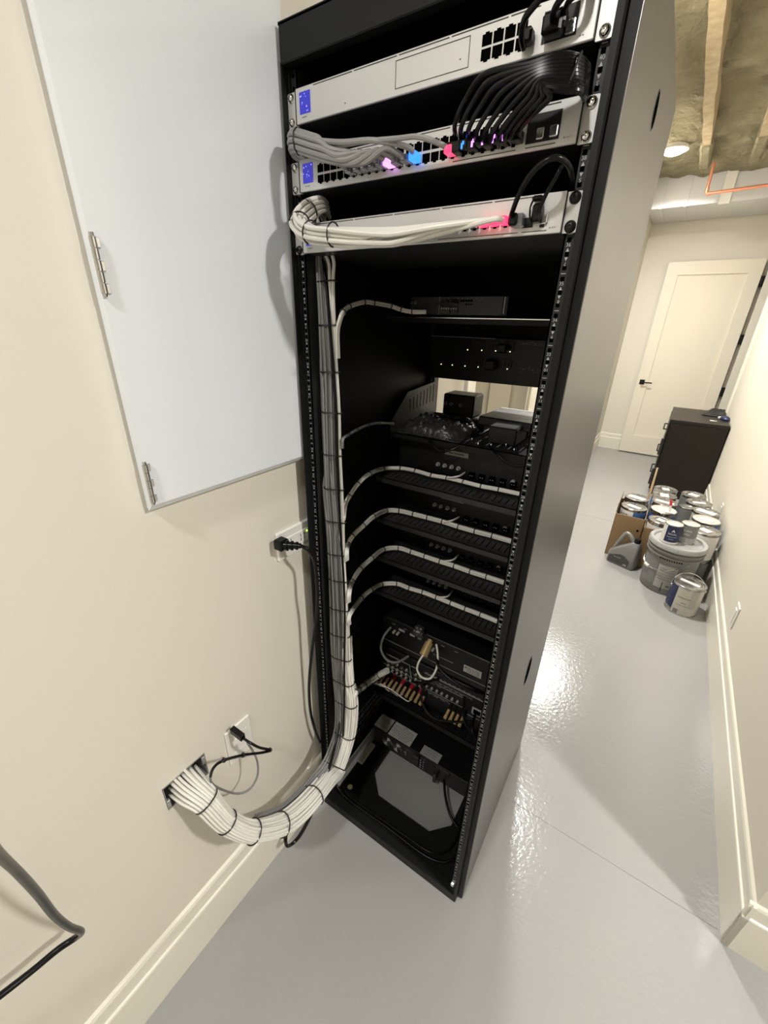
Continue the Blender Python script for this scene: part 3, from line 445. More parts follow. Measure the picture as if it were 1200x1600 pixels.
fs = [(0, 1, 5, 4), (1, 6, 5), (1, 2, 7, 6), (2, 8, 7), (2, 3, 9, 8), (3, 10, 9), (3, 0, 11, 10), (0, 4, 11)]
m.add(ring(0.028), fs); m.add(ring(0.0255), [tuple(reversed(f)) for f in fs])
m.add([(a, b, z) for z in (0.0255, 0.028) for a, b in c8], [(i, (i+1) % 8, 8+(i+1) % 8, 8+i) for i in range(8)])
rb(m, 'base_pan', 'rack_black')
m = MB(); m.cyl((-0.1885, 0.077, 0.0282), (-0.1885, 0.077, 0.0292), 0.0095, n=20); m.mi = 1; m.cyl((-0.1885, 0.077, 0.029), (-0.1885, 0.077, 0.0296), 0.0072, n=20); rb(m, 'round_sticker', ['label_grey', 'sticker_lime'])
m = MB()
m.box((-0.2425, 0.0, 1.887), (0.2494, 0.018, HR), 0.0015); m.box((-0.2425, 0.0, HR-0.004), (0.2494, DR, HR)); m.box((-0.2425, DR-0.02, 1.887), (0.2494, DR, HR)); rb(m, 'top_cover', 'rack_black')
m = MB()
for (a, b) in ((-0.2425, -0.2405), (0.2418, 0.2494)):
    for y0, y1 in ((0.0, 0.045), (DR-0.045, DR)): m.box((a, y0, 0.03), (b, y1, 1.89))
m.box((-0.2425, 0.014, 0.03), (-0.2375, 0.017, 1.89))
for y0 in (0.02, DR-0.05):
    for x0, x1 in ((-0.2415, -0.2275), (0.2275, 0.2415)): m.box((x0, y0+0.012, 0.034), (x1, y0+0.014, 1.885))
rb(m, 'frame_posts', 'rack_black')
# vertical mounting rails with their square holes and unit numbers
def rail(side, y, front):
    m = MB(); xi, xo = 0.2255, 0.2410
    a, b = (xi, xo) if side > 0 else (-xo, -xi)
    zt = 1.886
    m.box((a, y, 0.036), (b, y+0.002, zt))
    m.box((a if side > 0 else b-0.002, y, 0.036), (a+0.002 if side > 0 else b, y+0.03, zt))
    m.mi = 1; xc = side*0.2325
    for n in range(0, 42):
        for f in ((0.15, 0.5, 0.86) if front else (0.15, 0.86)):
            z = uz(n)+f*U_
            if z < zt-0.004: m.box((xc-0.0026, y-0.0003, z-0.0026), (xc+0.0026, y+0.0004, z+0.0026))
    r = rb(m, 'mounting_rail', ['rail_black', 'hole_black'])
    if front:
        m = MB(); Rx = Matrix.Rotation(PI/2, 4, 'X')
        for n in range(1, 42):
            zt_ = uz(n); M0 = lambda dz: Matrix.Translation((xc, y-0.0004, zt_-dz*U_)) @ Rx
            m.text(str(n), 0.0062, M0(0.27)); m.text(str(43-n), 0.0062, M0(0.745) @ Matrix.Rotation(PI, 4, 'Z'))
            for zz, s in ((0.395, 1), (0.625, -1)):
                c = zt_-zz*U_; m.add([(xc-0.0021, y-0.0004, c-s*0.0019), (xc+0.0021, y-0.0004, c-s*0.0019), (xc, y-0.0004, c+s*0.0023)], [(0, 1, 2)] if s > 0 else [(0, 2, 1)])
            m.box((xc-0.0030, y-0.0005, zt_-0.0004), (xc+0.0030, y, zt_+0.0004))
        rb(m, 'unit_numbers', 'marking', r).matrix_parent_inverse = Matrix()
    return r
for s in (-1, 1): rail(s, 0.018, True); rail(s, DR-0.022, False)
m = MB(); m.box((0.2245, 0.0135, 0.036), (0.2375, 0.019, 0.047), 0.0008); m.box((0.2270, 0.009, 0.047), (0.2350, 0.018, 0.0560), 0.001); m.box((0.2265, 0.0135, 0.052), (0.2375, 0.019, 0.0625), 0.0008); rb(m, 'cage_nut', 'steel')
# side panels
m = MB()
def latch_hole(): pass
m.box((0.2515, 0.0205, 0.010), (0.2635, DR+0.004, HR), 0.0015); m.box((0.2495, 0.022, 0.012), (0.2515, DR, HR-0.002)); rp = rb(m, 'side_panel', 'rack_side')
m = MB(); m.box((0.2512, 0.0165, 0.008), (0.2632, 0.0203, HR-0.001)); rb(m, 'panel_front_edge', 'rack_black')  # black strip paints the shade on the side panel's front edge
for (y0, y1, z0, z1) in ((0.287, 0.324, 1.812, 1.862), (0.288, 0.352, 0.590, 0.688)):
    m = MB(); n = 14; cy = (y0+y1)/2; cz = (z0+z1)/2; hy = (y1-y0)/2; hz = (z1-z0)/2; pts = [(cy+hy*math.cos(2*PI*i/n), cz+hz*math.sin(2*PI*i/n)) for i in range(n)]
    m.prism(pts, 'x', 0.2630, 0.2641); rb(m, 'latch_rim', 'rail_black')
    m = MB(); pts = [(cy+hy*0.8*math.cos(2*PI*i/n), cz+hz*0.9*math.sin(2*PI*i/n)) for i in range(n)]; m.prism(pts, 'x', 0.2640, 0.2645); rb(m, 'latch_recess', 'hole_black')
m = MB(); X0, X1 = -0.2455, -0.2432
gy0, gy1, gz0, gz1 = 0.19, 0.41, 0.095, 0.235
m.box((X0, 0.0205, gz1), (X1, DR, HR-0.0035)); m.box((X0, 0.0205, 0.012), (X1, gy0, gz1)); m.box((X0, gy1, 0.012), (X1, DR, gz1)); m.box((X0, 0.0205, 0.012), (X1, DR, gz0))
k = 0
y = gy0
while y < gy1: m.box((X0, y, gz0), (X1, y+0.0035, gz1)); y += 0.0105
for r in range(1, 5): m.box((X0, gy0, gz0+r*0.03-0.005), (X1, gy1, gz0+r*0.03+0.001))
rb(m, 'side_panel', 'inner_black')
m = MB(); m.box((0.2478, 0.045, 0.03), (0.2490, DR-0.045, 1.885)); rb(m, 'inner_liner', 'inner_black')
m = MB(); m.box((-0.2395, DR-0.008, 0.03), (0.2475, DR-0.004, 1.256)); m.box((-0.2395, DR-0.008, 1.372), (0.2475, DR-0.004, 1.889)); rb(m, 'rear_panel', 'inner_black')
m = MB(); m.box((-0.258, 0.012, 1.742), (-0.2465, 0.034, 1.764), 0.002); rb(m, 'panel_latch', 'rack_black')
# ------------------------------------------------------------------ silver rack devices
FY = 0.0045
def device(name, label, cat, n, depth, black_screws=False, grp=None):
    z = uz(n-1); t = thing(name, label, cat, (0, 0.0, z), group=grp)
    H = 0.0437
    m = MB(); m.box((-0.2205, FY+0.0015, 0.0004), (0.2225, depth, H)); m.build('chassis', 'device_dark', t)
    m = MB(); m.box((-0.2175, FY, 0.0002), (0.2225, FY+0.004, H+0.0002), 0.0008); f = m.build('front_panel', 'device_silver', t)
    for s in (-1, 1):
        a, b = (-0.2413, -0.2180) if s < 0 else (0.2230, 0.2413)
        m = MB(); pts = []
        for cx, cz, a0 in ((b-0.001 if s < 0 else b-0.004, H-0.004 if s > 0 else H-0.001, 0), (a+0.004 if s < 0 else a+0.001, H-0.004 if s < 0 else H-0.001, 90), (a+0.004 if s < 0 else a+0.001, 0.004 if s < 0 else 0.001, 180), (b-0.001 if s < 0 else b-0.004, 0.004 if s > 0 else 0.001, 270)):
            rr = 0.004 if (s < 0 and a0 in (90, 180)) or (s > 0 and a0 in (0, 270)) else 0.001
            for q in range(5):
                th = math.radians(a0+q*22.5); pts.append((cx+rr*math.cos(th), cz+rr*math.sin(th)))
        m.prism(pts, 'y', 0.011, 0.0135); m.build('rack_ear', 'device_silver', t)
        for zz in (0.0068, 0.0370):
            m = MB(); xc = s*0.2320; r = 0.0052 if not black_screws else 0.0062
            M = Matrix.Translation((xc, 0.011, zz)) @ Matrix.Rotation(PI/2, 4, 'X')
            m.lathe([(r*1.15, 0), (r*1.1, 0.0012), (r, 0.0016), (r*0.92, 0.0036), (r*0.6, 0.0050), (r*0.3, 0.0052), (r*0.28, 0.0036), (0, 0.0034)], n=18, M=M)
            m.build('rack_screw', 'chrome' if not black_screws else 'gear_black', t, smooth=True)
    return t, f
def flat(m, x0, z0, x1, z1, d=0.0006): m.box((x0, FY-d, z0), (x1, FY+0.0005, z1))
def lcd(t, tiny):
    m = MB(); m.box((-0.2095, FY-0.0008, 0.0112), (-0.1870, FY, 0.0378), 0.0004); o = m.build('touch_screen', 'lcd', t)
    m = MB(); random.seed(tiny)
    for k in range(9):
        x = -0.2085+random.random()*0.0185; z = 0.013+random.random()*0.022; s = 0.0006+random.random()*0.0009; m.box((x, FY-0.0012, z), (x+s, FY-0.0007, z+s*1.5))
    m.build('screen_icons', 'lcd_icon', o)
    m = MB(); m.text('USW Pro' if tiny != 1 else 'UDM-Pro', 0.0026, Matrix.Translation((-0.2, FY-0.0002, 0.0072)) @ Matrix.Rotation(PI/2, 4, 'X')); m.build('lettering', 'text_grey', t)
def port(m, x0, z0, w=0.0122, h=0.0105, up=True):
    # a jack opening with the notch for the latch
    flat(m, x0, z0, x0+w, z0+h); n = w*0.30
    if up: flat(m, x0+n, z0-0.0016, x0+w-n, z0)
    else: flat(m, x0+n, z0+h, x0+w-n, z0+h+0.0016)
def grooves(t, segs, z=0.0408, h=0.0011):
    m = MB()
    for a, b in segs: flat(m, a, z, b, z+h, 0.0003)
    m.build('vent_groove', 'groove', t)
# unit 41: gateway
t, f = device('network_gateway', 'silver gateway with a blank drive bay door, topmost of the three silver devices', 'network gateway', 41, 0.285)
lcd(t, 1); grooves(t, [(-0.180, -0.1055), (-0.1025, -0.030), (-0.0265, 0.0475), (0.0507, 0.123), (0.126, 0.160)])
m = MB(); x0, x1, z0_, z1_ = -0.0315, 0.0765, 0.0075, 0.0368
flat(m, x0, z0_, x1, z0_+0.0008, .0003); flat(m, x0, z1_-0.0008, x1, z1_, .0003); flat(m, x0, z0_, x0+0.0008, z1_, .0003); flat(m, x1-0.0008, z0_, x1, z1_, .0003); m.build('drive_door_gap', 'groove', t)
m = MB(); flat(m, -0.1195, 0.0085, -0.1183, 0.0097); flat(m, 0.0640, 0.0170, 0.0652, 0.0182); m.build('reset_hole', 'groove', t)
m = MB()
for i in range(4):
    for r in range(2): port(m, 0.0925+i*0.0142, 0.0225 if r else 0.0095, up=not r)
m.build('ethernet_ports', 'hole_black', t)
m = MB(); flat(m, 0.1655, 0.0080, 0.2030, 0.0345, 0.0008); m.build('sfp_block', 'gear_black', t)
m = MB(); m.box((0.1915, FY-0.004, 0.0090), (0.2015, FY, 0.0215), 0.001); m.build('sfp_cage', 'steel', t)
m = MB(); m.text('. 1', 0.003, Matrix.Translation((0.2095, FY-0.0002, 0.006)) @ Matrix.Rotation(PI/2, 4, 'X')); m.build('lettering', 'text_grey', t)
# unit 39: switch with two rows of ports
t39, f = device('network_switch', 'silver switch with two rows of ports, grey cables at left and black cables at right', 'network switch', 39, 0.285)
lcd(t39, 2); grooves(t39, [(-0.176, -0.10), (-0.097, -0.02), (-0.017, 0.0575), (0.0605, 0.152), (0.163, 0.199)])
m = MB(); PX = []
for i in range(24):
    g = i//6; x = -0.1768+i*0.01355+g*0.0022; PX.append(x+0.0061)
    if x > 0.150: continue
    port(m, x, 0.0222, 0.0118, 0.0100, up=False); port(m, x, 0.0088, 0.0118, 0.0100)
m.build('ethernet_ports', 'hole_black', t39)
m = MB(); flat(m, 0.1625, 0.0075, 0.2020, 0.0350, 0.0008); m.build('sfp_block', 'gear_black', t39)
m = MB(); m.box((0.1915, FY-0.006, 0.0090), (0.2010, FY, 0.0200), 0.001); m.box((0.176, FY-0.006, 0.0090), (0.185, FY, 0.0200), 0.001); m.build('sfp_cage', 'steel', t39)
m = MB(); flat(m, 0.0650, 0.0035, 0.151, 0.0043); flat(m, 0.163, 0.0035, 0.199, 0.0043); m.build('bottom_groove', 'groove', t39)
m = MB(); m.cyl((0.2085, FY-0.0005, 0.0075), (0.2085, FY, 0.0075), 0.0008, n=8); m.mi = 0; m.text('RESET', 0.0022, Matrix.Translation((0.2135, FY-0.0002, 0.0075)) @ Matrix.Rotation(PI/2, 4, 'X')); m.build('lettering', 'text_grey', t39)
# unit 37: switch with one row of ports
t37, f = device('network_switch', 'silver switch with thick white cable bundle across it, lowest of the three silver devices', 'network switch', 37, 0.285, True)
lcd(t37, 3); grooves(t37, [(-0.192, -0.105), (-0.102, -0.03), (-0.027, 0.0505), (0.0535, 0.128), (0.131, 0.200)])
m = MB()
for i in range(12): port(m, -0.002+i*0.0146, 0.0125, 0.0118, 0.0100)
m.build('ethernet_ports', 'hole_black', t37)
m = MB(); flat(m, 0.173, 0.0085, 0.1865, 0.0195, 0.0012); flat(m, 0.1955, 0.0075, 0.2012, 0.0105, 0.0012); flat(m, 0.183, 0.0245, 0.185, 0.0265); m.build('module_slot', 'gear_black', t37)
m = MB(); m.box((0.1885, FY-0.004, 0.0105), (0.2045, FY, 0.0125), 0.0005); m.box((0.203, FY-0.004, 0.0105), (0.2045, FY, 0.024), 0.0005); m.build('sfp_cage', 'steel', t37)
m = MB(); flat(m, 0.05, 0.0035, 0.168, 0.0043); flat(m, 0.173, 0.0035, 0.205, 0.0043); m.build('bottom_groove', 'groove', t37)
m = MB(); m.cyl((0.2085, FY-0.0005, 0.0065), (0.2085, FY, 0.0065), 0.0008, n=8); m.text('RESET', 0.0022, Matrix.Translation((0.2135, FY-0.0002, 0.0065)) @ Matrix.Rotation(PI/2, 4, 'X')); m.build('lettering', 'text_grey', t37)
# ------------------------------------------------------------------ cables
TIE = []
def tie_ring(parent, circles, t, r=0.0011, n=26, name='cable_tie'):
    # hull of circles (centre, radius) in the plane across direction t
    t = t.normalized(); a = t.orthogonal().normalized(); b = t.cross(a); c0 = sum((c for c, _ in circles), Vector())/len(circles); pts = []
    for i in range(n):
        th = 2*PI*i/n; d = a*math.cos(th)+b*math.sin(th); best = max(circles, key=lambda q: (q[0]-c0).dot(d)+q[1])
        p = best[0]-c0; p = p - t*p.dot(t); pts.append(c0+p+d*(best[1]+r*0.6))
    m = MB(); m.tube(pts, r, 6, closed=True)
    return m.build(name, 'tie_black', parent, smooth=True, world=True)
def hexpack(n):
    L = []
    for i in range(-7, 8):
        for j in range(-7, 8): L.append((i+j*0.5, j*0.8660))
    L.sort(key=lambda p: (round(p[0]**2+p[1]**2, 4), math.atan2(p[1], p[0]))); return L[:n]
def bundle(parent, ctrl, cr, N, k=7, fade=True, jitter=0.25, inward=Vector((-0.016, 0.022, -0.008)), mname='cable_white', keep=1, seed=3):
    random.seed(seed)
    S = crom([tuple(c) for c in ctrl], k); P = [Vector(s[:3]) for s in S]; R = [s[3] for s in S]; n = len(S)
    fr = []; a = None
    for i in range(n):
        t = (P[min(i+1, n-1)]-P[max(i-1, 0)]).normalized()
        if a is None: a = t.orthogonal().normalized()
        a = (a-t*a.dot(t)).normalized(); fr.append((a.copy(), t.cross(a)))
    def cnt(R_): return max(keep, min(N, int(round(0.80*(R_/cr)**2))))
    C = [cnt(r) for r in R]; away = [(p-CAM).normalized()*0.034 for p in P]
    if fade:   # only the last stretch above which the bundle never gets thick again
        ke = n-5*k; M_ = [max(C[i:ke]) if i < ke else C[ke] for i in range(n)]
    else: M_ = [N]*n
    off = hexpack(N); out = []
    for q in range(N):
        last = max([i for i in range(n) if M_[i] > q], default=n//3)
        ph = [random.uniform(0, 6.28) for _ in range(4)]; pts = []
        for i in range(0, min(n, last+10)):
            npres = sum(1 for z in (M_[i],) if True) and M_[i]
            Rp = cr*math.sqrt(max(npres, 1)/0.80); sc = max(0.82, min(3.0, R[i]/Rp))
            ox = off[q][0]*2*cr*sc+math.sin(i*0.21+ph[0])*cr*jitter; oy = off[q][1]*2*cr*sc+math.sin(i*0.17+ph[1])*cr*jitter
            p = P[i]+fr[i][0]*ox+fr[i][1]*oy
            if i > last:
                s = (i-last)/9.0; p = p+away[i]*(s**1.3)
            pts.append(p)
        m = MB(); m.tube(pts, cr, 7)
        out.append(m.build('cable', mname, parent, smooth=True, world=True))
    return P, R
wb = thing('cable_bundle', 'thick bundle of white cables from the wall box up the left of the rack', 'cable bundle', (-0.155, -0.33, 0.42))
CR = 0.0033
Wc = D['WHITE']; Gc = D['GREY']; KW = 7
PW, RW = bundle(wb, Wc, CR, 46, KW, keep=2)
gb = thing('cable_bundle', 'bundle of grey cables strapped beside the white ones up the left of the rack', 'cable bundle', (-0.2, 0.045, 0.7))
PG, RG = bundle(gb, Gc, 0.0030, 26, 6, mname='cable_grey', keep=6, inward=Vector((-0.010, 0.026, -0.006)), seed=9)
for idx in [2, 3, 4, 5, 7, 9, 10, 11, 12, 13, 14, 15, 16, 17, 18, 19, 20, 21, 22, 23, 24]:
    i = idx*KW; p = PW[i]; t = PW[min(i+1, len(PW)-1)]-PW[i-1]; circ = [(p, RW[i]*1.02)]
    if idx >= 7:
        j = min(range(len(PG)), key=lambda q: abs((PG[q]-p).dot(t.normalized()))+0.3*(PG[q]-p).length); circ.append((PG[j], RG[j]*1.02))
    tie_ring(wb, circ, t, 0.0016)
# thin black cable running with the trunk, down past the floor and back to the wall
S = crom([tuple(c) for c in D['BLK2']], 8); m = MB(); m.tube(xyz(S), [max(0.0022, s[3]) for s in S], 8)
tag(m.build('power_cable', 'cable_black', smooth=True), 'thin black cord hanging behind the white bundle down to the baseboard', 'cord')
up = xyz(crom([tuple(c) for c in D['BLK3']], 6))
m = MB(); m.tube(up, 0.0030, 8)
tag(m.build('power_cable', 'cable_black', smooth=True), 'black cord running up between the grey and the white cables', 'cord')
labs = {1: 'short white cable run curving to the small amplifier high in the rack', 2: 'thin dark cable run curving to the deep shelf in the rack', 3: 'strapped white cable run along the first amplifier shelf below the deep shelf', 4: 'strapped white cable run along the second amplifier shelf', 5: 'strapped white cable run along the third amplifier shelf', 6: 'strapped white cable run along the lowest amplifier shelf', 7: 'short thick white cable run into the back of the receiver'}
for b in range(1, 8):
    L = D['BR'][b]; t = thing('speaker_cable_run', labs[b], 'cable run', tuple(L[len(L)//2][:3]), group='cable runs branching off the trunk')
    S = crom([tuple(c) for c in L], 7); P = [Vector(s[:3]) for s in S]
    R = [s[3] for s in S]; ncab = {1: 3, 2: 1, 7: 5}.get(b, 3); mn = 'cable_grey' if b == 2 else 'cable_white'
    n = len(P); a = None; cabs = [[] for _ in range(ncab)]
    for i in range(n):
        tt = (P[min(i+1, n-1)]-P[max(i-1, 0)]).normalized()
        if a is None: a = tt.orthogonal().normalized()
        a = (a-tt*a.dot(tt)).normalized(); bb = tt.cross(a)
        for c in range(ncab):
            th = 2*PI*c/ncab+i*0.012; off = 0 if ncab == 1 else R[i]*0.50
            cabs[c].append(P[i]+(a*math.cos(th)+bb*math.sin(th))*off)
    rr = R[n//2]*(1.0 if ncab == 1 else 0.52)
    for c in range(ncab):
        m = MB(); m.tube(cabs[c], rr, 8); m.build('cable', mn, t, smooth=True, world=True)
    rng = range(2, len(L)-1) if b not in (1, 7) else range(3 if b == 1 else 1, len(L)-1)
    for q in rng:
        i = q*7; tie_ring(t, [(P[i], R[i]*1.06)], P[i+1]-P[i-1], 0.0013, 18)
    if b in D['OFF']:
        O = crom([tuple(c) for c in D['OFF'][b]], 8); m = MB(); m.tube(xyz(O), 0.0026, 8); m.build('loose_wire', mn, t, smooth=True, world=True)
t1 = COL.objects['speaker_cable_run']
m = MB()
for dz in (0, 0.004): m.tube([Vector(p) for p in crom([(-0.108, 0.268, 1.556+dz*0.3), (-0.08, 0.275, 1.562+dz), (-0.05, 0.285, 1.568+dz), (-0.038, 0.298, 1.566+dz)], 6)], 0.0013, 6)
m.build('stripped_wires', 'cable_black', t1, world=True)
# grey patch cables in front of the two row switch
pg = thing('cable_bundle', 'grey patch cables looping in front of the two row switch', 'cable bundle', (-0.1, -0.03, 1.765))
random.seed(5); z39 = uz(38); circ = []
tg = [7, 8, 9, 10, 11, 12, 13, 15, 16]
for q in range(9):
    x_end = PX[5+q] if q < 8 else PX[17]; ra = 0.0125; th = 2*PI*q/9+0.4; oy, oz = (ra*0.55*math.cos(th), ra*math.sin(th)) if q else (0, 0)
    zf = lambda x: 1.7825 if x < -0.2 else 1.7825-(x+0.2)*0.34+max(0, x+0.1)*0.20; zc = 1.7825; endz = z39+0.014
    ctrl = [(-0.200+oy, 0.075, zc-0.01+oz*0.6), (-0.214+oy*0.5, 0.030, zc-0.004+oz), (-0.219+oy*0.6, -0.002+oy*0.3, zc+oz), (-0.200, -0.022+oy, zc+oz), (-0.15, -0.031+oy, zf(-0.15)+oz*1.0)]
    if q < 8:
        xm = x_end-0.055; ctrl += [((-0.15+xm)/2, -0.031+oy, zf((-0.15+xm)/2)+oz*0.9), (xm, -0.033+oy*0.8, zf(xm)-0.002+oz*0.6), (x_end-0.020, -0.030, endz+0.010+oz*0.15), (x_end-0.006, -0.020, endz+0.004), (x_end, -0.010, endz), (x_end, 0.0, endz)]
    else:
        ctrl += [(-0.07, -0.034, 1.7575), (0.0, -0.034, 1.7515), (0.03, -0.032, 1.7490), (x_end-0.008, -0.020, endz+0.004), (x_end, -0.008, endz), (x_end, 0.0, endz)]
    S = [Vector(p) for p in crom(ctrl, 8)]; m = MB(); m.tube(S, 0.0038 if q != 8 else 0.0033, 8); m.build('cable', 'patch_grey', pg, smooth=True, world=True); circ.append((S[3*8+2], 0.0038))
for q in range(9):
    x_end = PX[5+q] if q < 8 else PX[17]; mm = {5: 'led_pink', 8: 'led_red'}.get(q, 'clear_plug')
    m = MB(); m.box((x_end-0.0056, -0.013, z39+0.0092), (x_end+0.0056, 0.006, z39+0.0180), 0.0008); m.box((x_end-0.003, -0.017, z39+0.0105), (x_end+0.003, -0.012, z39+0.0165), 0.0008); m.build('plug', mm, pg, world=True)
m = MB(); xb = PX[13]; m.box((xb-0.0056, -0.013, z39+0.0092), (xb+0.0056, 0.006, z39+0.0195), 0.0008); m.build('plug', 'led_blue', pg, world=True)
m = MB(); m.tube([Vector(p) for p in crom([(xb, -0.005, z39+0.016), (xb-0.004, -0.022, z39+0.022), (xb-0.05, -0.036, 1.755), (-0.10, -0.036, 1.762), (-0.18, -0.030, 1.780)], 8)], 0.0036, 8); m.build('cable', 'patch_grey', pg, smooth=True, world=True)
tie_ring(pg, circ, Vector((1, 0, 0)), 0.0011)
# white cables in front of the one row switch
pw = thing('cable_bundle', 'thick loop of white cables strapped in front of the one row switch', 'cable bundle', (-0.1, -0.05, 1.648))
C_ = D['PWHITE']; N = 12; offs = hexpack(N); S0 = crom([tuple(c) for c in C_], 7); P = [Vector(s[:3]) for s in S0]; n = len(P); a = None; fr = []
for i in range(n):
    t = (P[min(i+1, n-1)]-P[max(i-1, 0)]).normalized()
    if a is None: a = t.orthogonal().normalized()
    a = (a-t*a.dot(t)).normalized(); fr.append((a.copy(), t.cross(a)))
z37 = uz(36); random.seed(2)
for q in range(N):
    x_end = 0.004+0.0146*(q if q < 11 else 10); pts = []; ph = random.uniform(0, 6); twist = 0.0
    cut = n-8 if q > 4 else n-14
    for i in range(cut):
        rp = 0.0034*math.sqrt(N/0.8); sc = min(1.15, S0[i][3]/rp); tw = 0.022*i
        ox, oy = offs[q]; ox, oy = ox*math.cos(tw)-oy*math.sin(tw), ox*math.sin(tw)+oy*math.cos(tw)
        pts.append(P[i]+fr[i][0]*ox*0.0070*sc+fr[i][1]*oy*0.0070*sc)
    e = pts[-1]; zz = z37+0.0175; tail = [tuple(pts[-8]), tuple(e), (e.x+(x_end-e.x)*0.5, e.y*0.75+0.0*x_end, e.z*0.5+zz*0.5), (x_end-0.012, -0.017, zz), (x_end, -0.006, zz), (x_end, 0.002, zz)]
    T = [Vector(p) for p in crom(tail, 7)][8:]; m = MB(); m.tube(pts+T, 0.0035, 8); m.build('cable', 'cable_white', pw, smooth=True, world=True)
for q in range(11):
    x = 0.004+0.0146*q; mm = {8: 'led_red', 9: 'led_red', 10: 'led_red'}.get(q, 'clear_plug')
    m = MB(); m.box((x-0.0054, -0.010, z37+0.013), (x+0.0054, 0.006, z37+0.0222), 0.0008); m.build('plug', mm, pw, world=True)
for q, hd in ((2.0, 0), (3.1, 0), (4.0, 1), (4.95, 1)):
    i = int(q*7); tie_ring(pw, [(P[i], min(S0[i][3], 0.0152)*1.03)], P[i+1]-P[i-1], 0.0013)
# black patch cables over the switch
pb = thing('cable_bundle', 'ten black patch cables arching over the right half of the two row switch', 'cable bundle', (0.15, -0.045, 1.79))
for q, L in enumerate(D['PC']):
    S = crom([tuple(c) for c in L], 8); m = MB(); m.tube(xyz(S), 0.0031, 8); m.build('cable', 'cable_black', pb, smooth=True, world=True)
    x = L[0][0]; m = MB(); m.box((x-0.0056, -0.012, z39+(0.009 if q % 2 else 0.011)), (x+0.0056, 0.006, z39+0.021), 0.001); m.build('plug', 'cable_black', pb, world=True)
mids = [Vector(crom([tuple(c) for c in L], 8)[46][:3]) for L in D['PC']]
tie_ring(pb, [(p, 0.0031) for p in mids], Vector((1, 0.2, -0.3)), 0.0011)
for i, x in enumerate((0.084, 0.098, 0.112, 0.1255, 0.139)):
    m = MB(); m.box((x-0.001, -0.0128, z39+0.0105), (x+0.0012, -0.0118, z39+0.0165)); m.box((x+0.0005, -0.0128, z39+0.015), (x+0.003, -0.0118, z39+0.0185)); m.build('link_light', 'led_blue' if i == 0 else 'led_pink', pb, world=True)
# single black cords on the silver devices
def cord(L, label, r=None, plug=None, col='cable_black', name='power_cable'):
    t = thing(name, label, 'cord', tuple(L[0][:3])); S = crom([tuple(c) for c in L], 8); m = MB(); m.tube(xyz(S), r or [s[3] for s in S], 10); m.build('cord', col, t, smooth=True, world=True)
    if plug: m = MB(); m.box(*plug, 0.0025); m.build('plug', col, t, world=True)
    return t
cord(D['P37a'], 'thick black cord arching up from the lowest silver switch', 0.0032, ((0.1575, -0.012, z37+0.010), (0.1695, 0.004, z37+0.024)), name='network_cable')
m = MB(); m.box((0.164, -0.008, z37+0.009), (0.176, 0.003, z37+0.0235), 0.001); tag(m.build('network_module', 'clear_plug'), 'small translucent blue plug beside the thick black cord on the lowest switch', 'plug')
t = cord(D['P37b'], 'thinner black cord plugged into the right end of the lowest silver switch', 0.0025, ((0.1865, -0.010, z37+0.012), (0.1985, 0.004, z37+0.032)), name='network_cable')
m = MB(); m.box((0.184, -0.008, z37+0.0345), (0.197, 0.002, z37+0.0405), 0.002); m.tube([Vector(p) for p in crom([(0.185, -0.005, z37+0.035), (0.1845, -0.010, z37+0.028), (0.1855, -0.010, z37+0.018), (0.1875, -0.006, z37+0.012)], 5)], 0.0013, 6); m.build('release_strap', 'cable_black', t, world=True)
z41 = uz(40)
cord(D['P41a'], 'black patch cord rising from the last port of the top silver device', 0.0034, ((0.1475, -0.010, z41+0.008), (0.1575, 0.004, z41+0.022)), name='network_cable')
t = cord(D['P41b'], 'black cord with the green lit plug on the top silver device', 0.0034, ((0.1690, -0.014, z41+0.0075), (0.1905, 0.002, z41+0.026)), name='network_cable')
m = MB(); m.cyl((0.1825, -0.0155, z41+0.0165), (0.1825, -0.0135, z41+0.0165), 0.0022, n=12); m.build('link_light', 'led_green', t, world=True)
cord(D['P41c'], 'right hand black cord leaving the top silver device', 0.0030, ((0.1830, -0.011, z41+0.014), (0.1935, 0.002, z41+0.028)), name='network_cable')
# power plug and cord on the left wall
pl = thing('power_cable', 'black power cord plugged into the wall outlet and hanging beside the rack', 'cord', tuple(D['PWR'][0][:3]))
S = crom([tuple(c) for c in D['PWR']], 8); m = MB(); m.tube(xyz(S), 0.0042, 10); m.build('cord', 'cable_black', pl, smooth=True, world=True)
p0 = Vector(D['PWR'][0][:3]); p1 = Vector(D['PWR'][1][:3]); wx = UW+0.011
ctr = Vector((wx, p0.y-0.008, p0.z-0.004))
m = MB(); m.box((wx, ctr.y-0.014, ctr.z-0.013), (wx+0.026, ctr.y+0.014, ctr.z+0.013), 0.004); m.build('plug', 'cable_black', pl, world=True)
m = MB(); m.cyl((wx+0.022, ctr.y, ctr.z), p1, 0.0105, 0.006, 12)
for k in range(3): c = Vector((wx+0.024, ctr.y, ctr.z)).lerp(p1, k*0.3+0.1); m.cyl(c, c+(p1-c).normalized()*0.004, 0.0125-0.0015*k, n=12)
m.build('strain_relief', 'cable_black', pl, smooth=True, world=True)
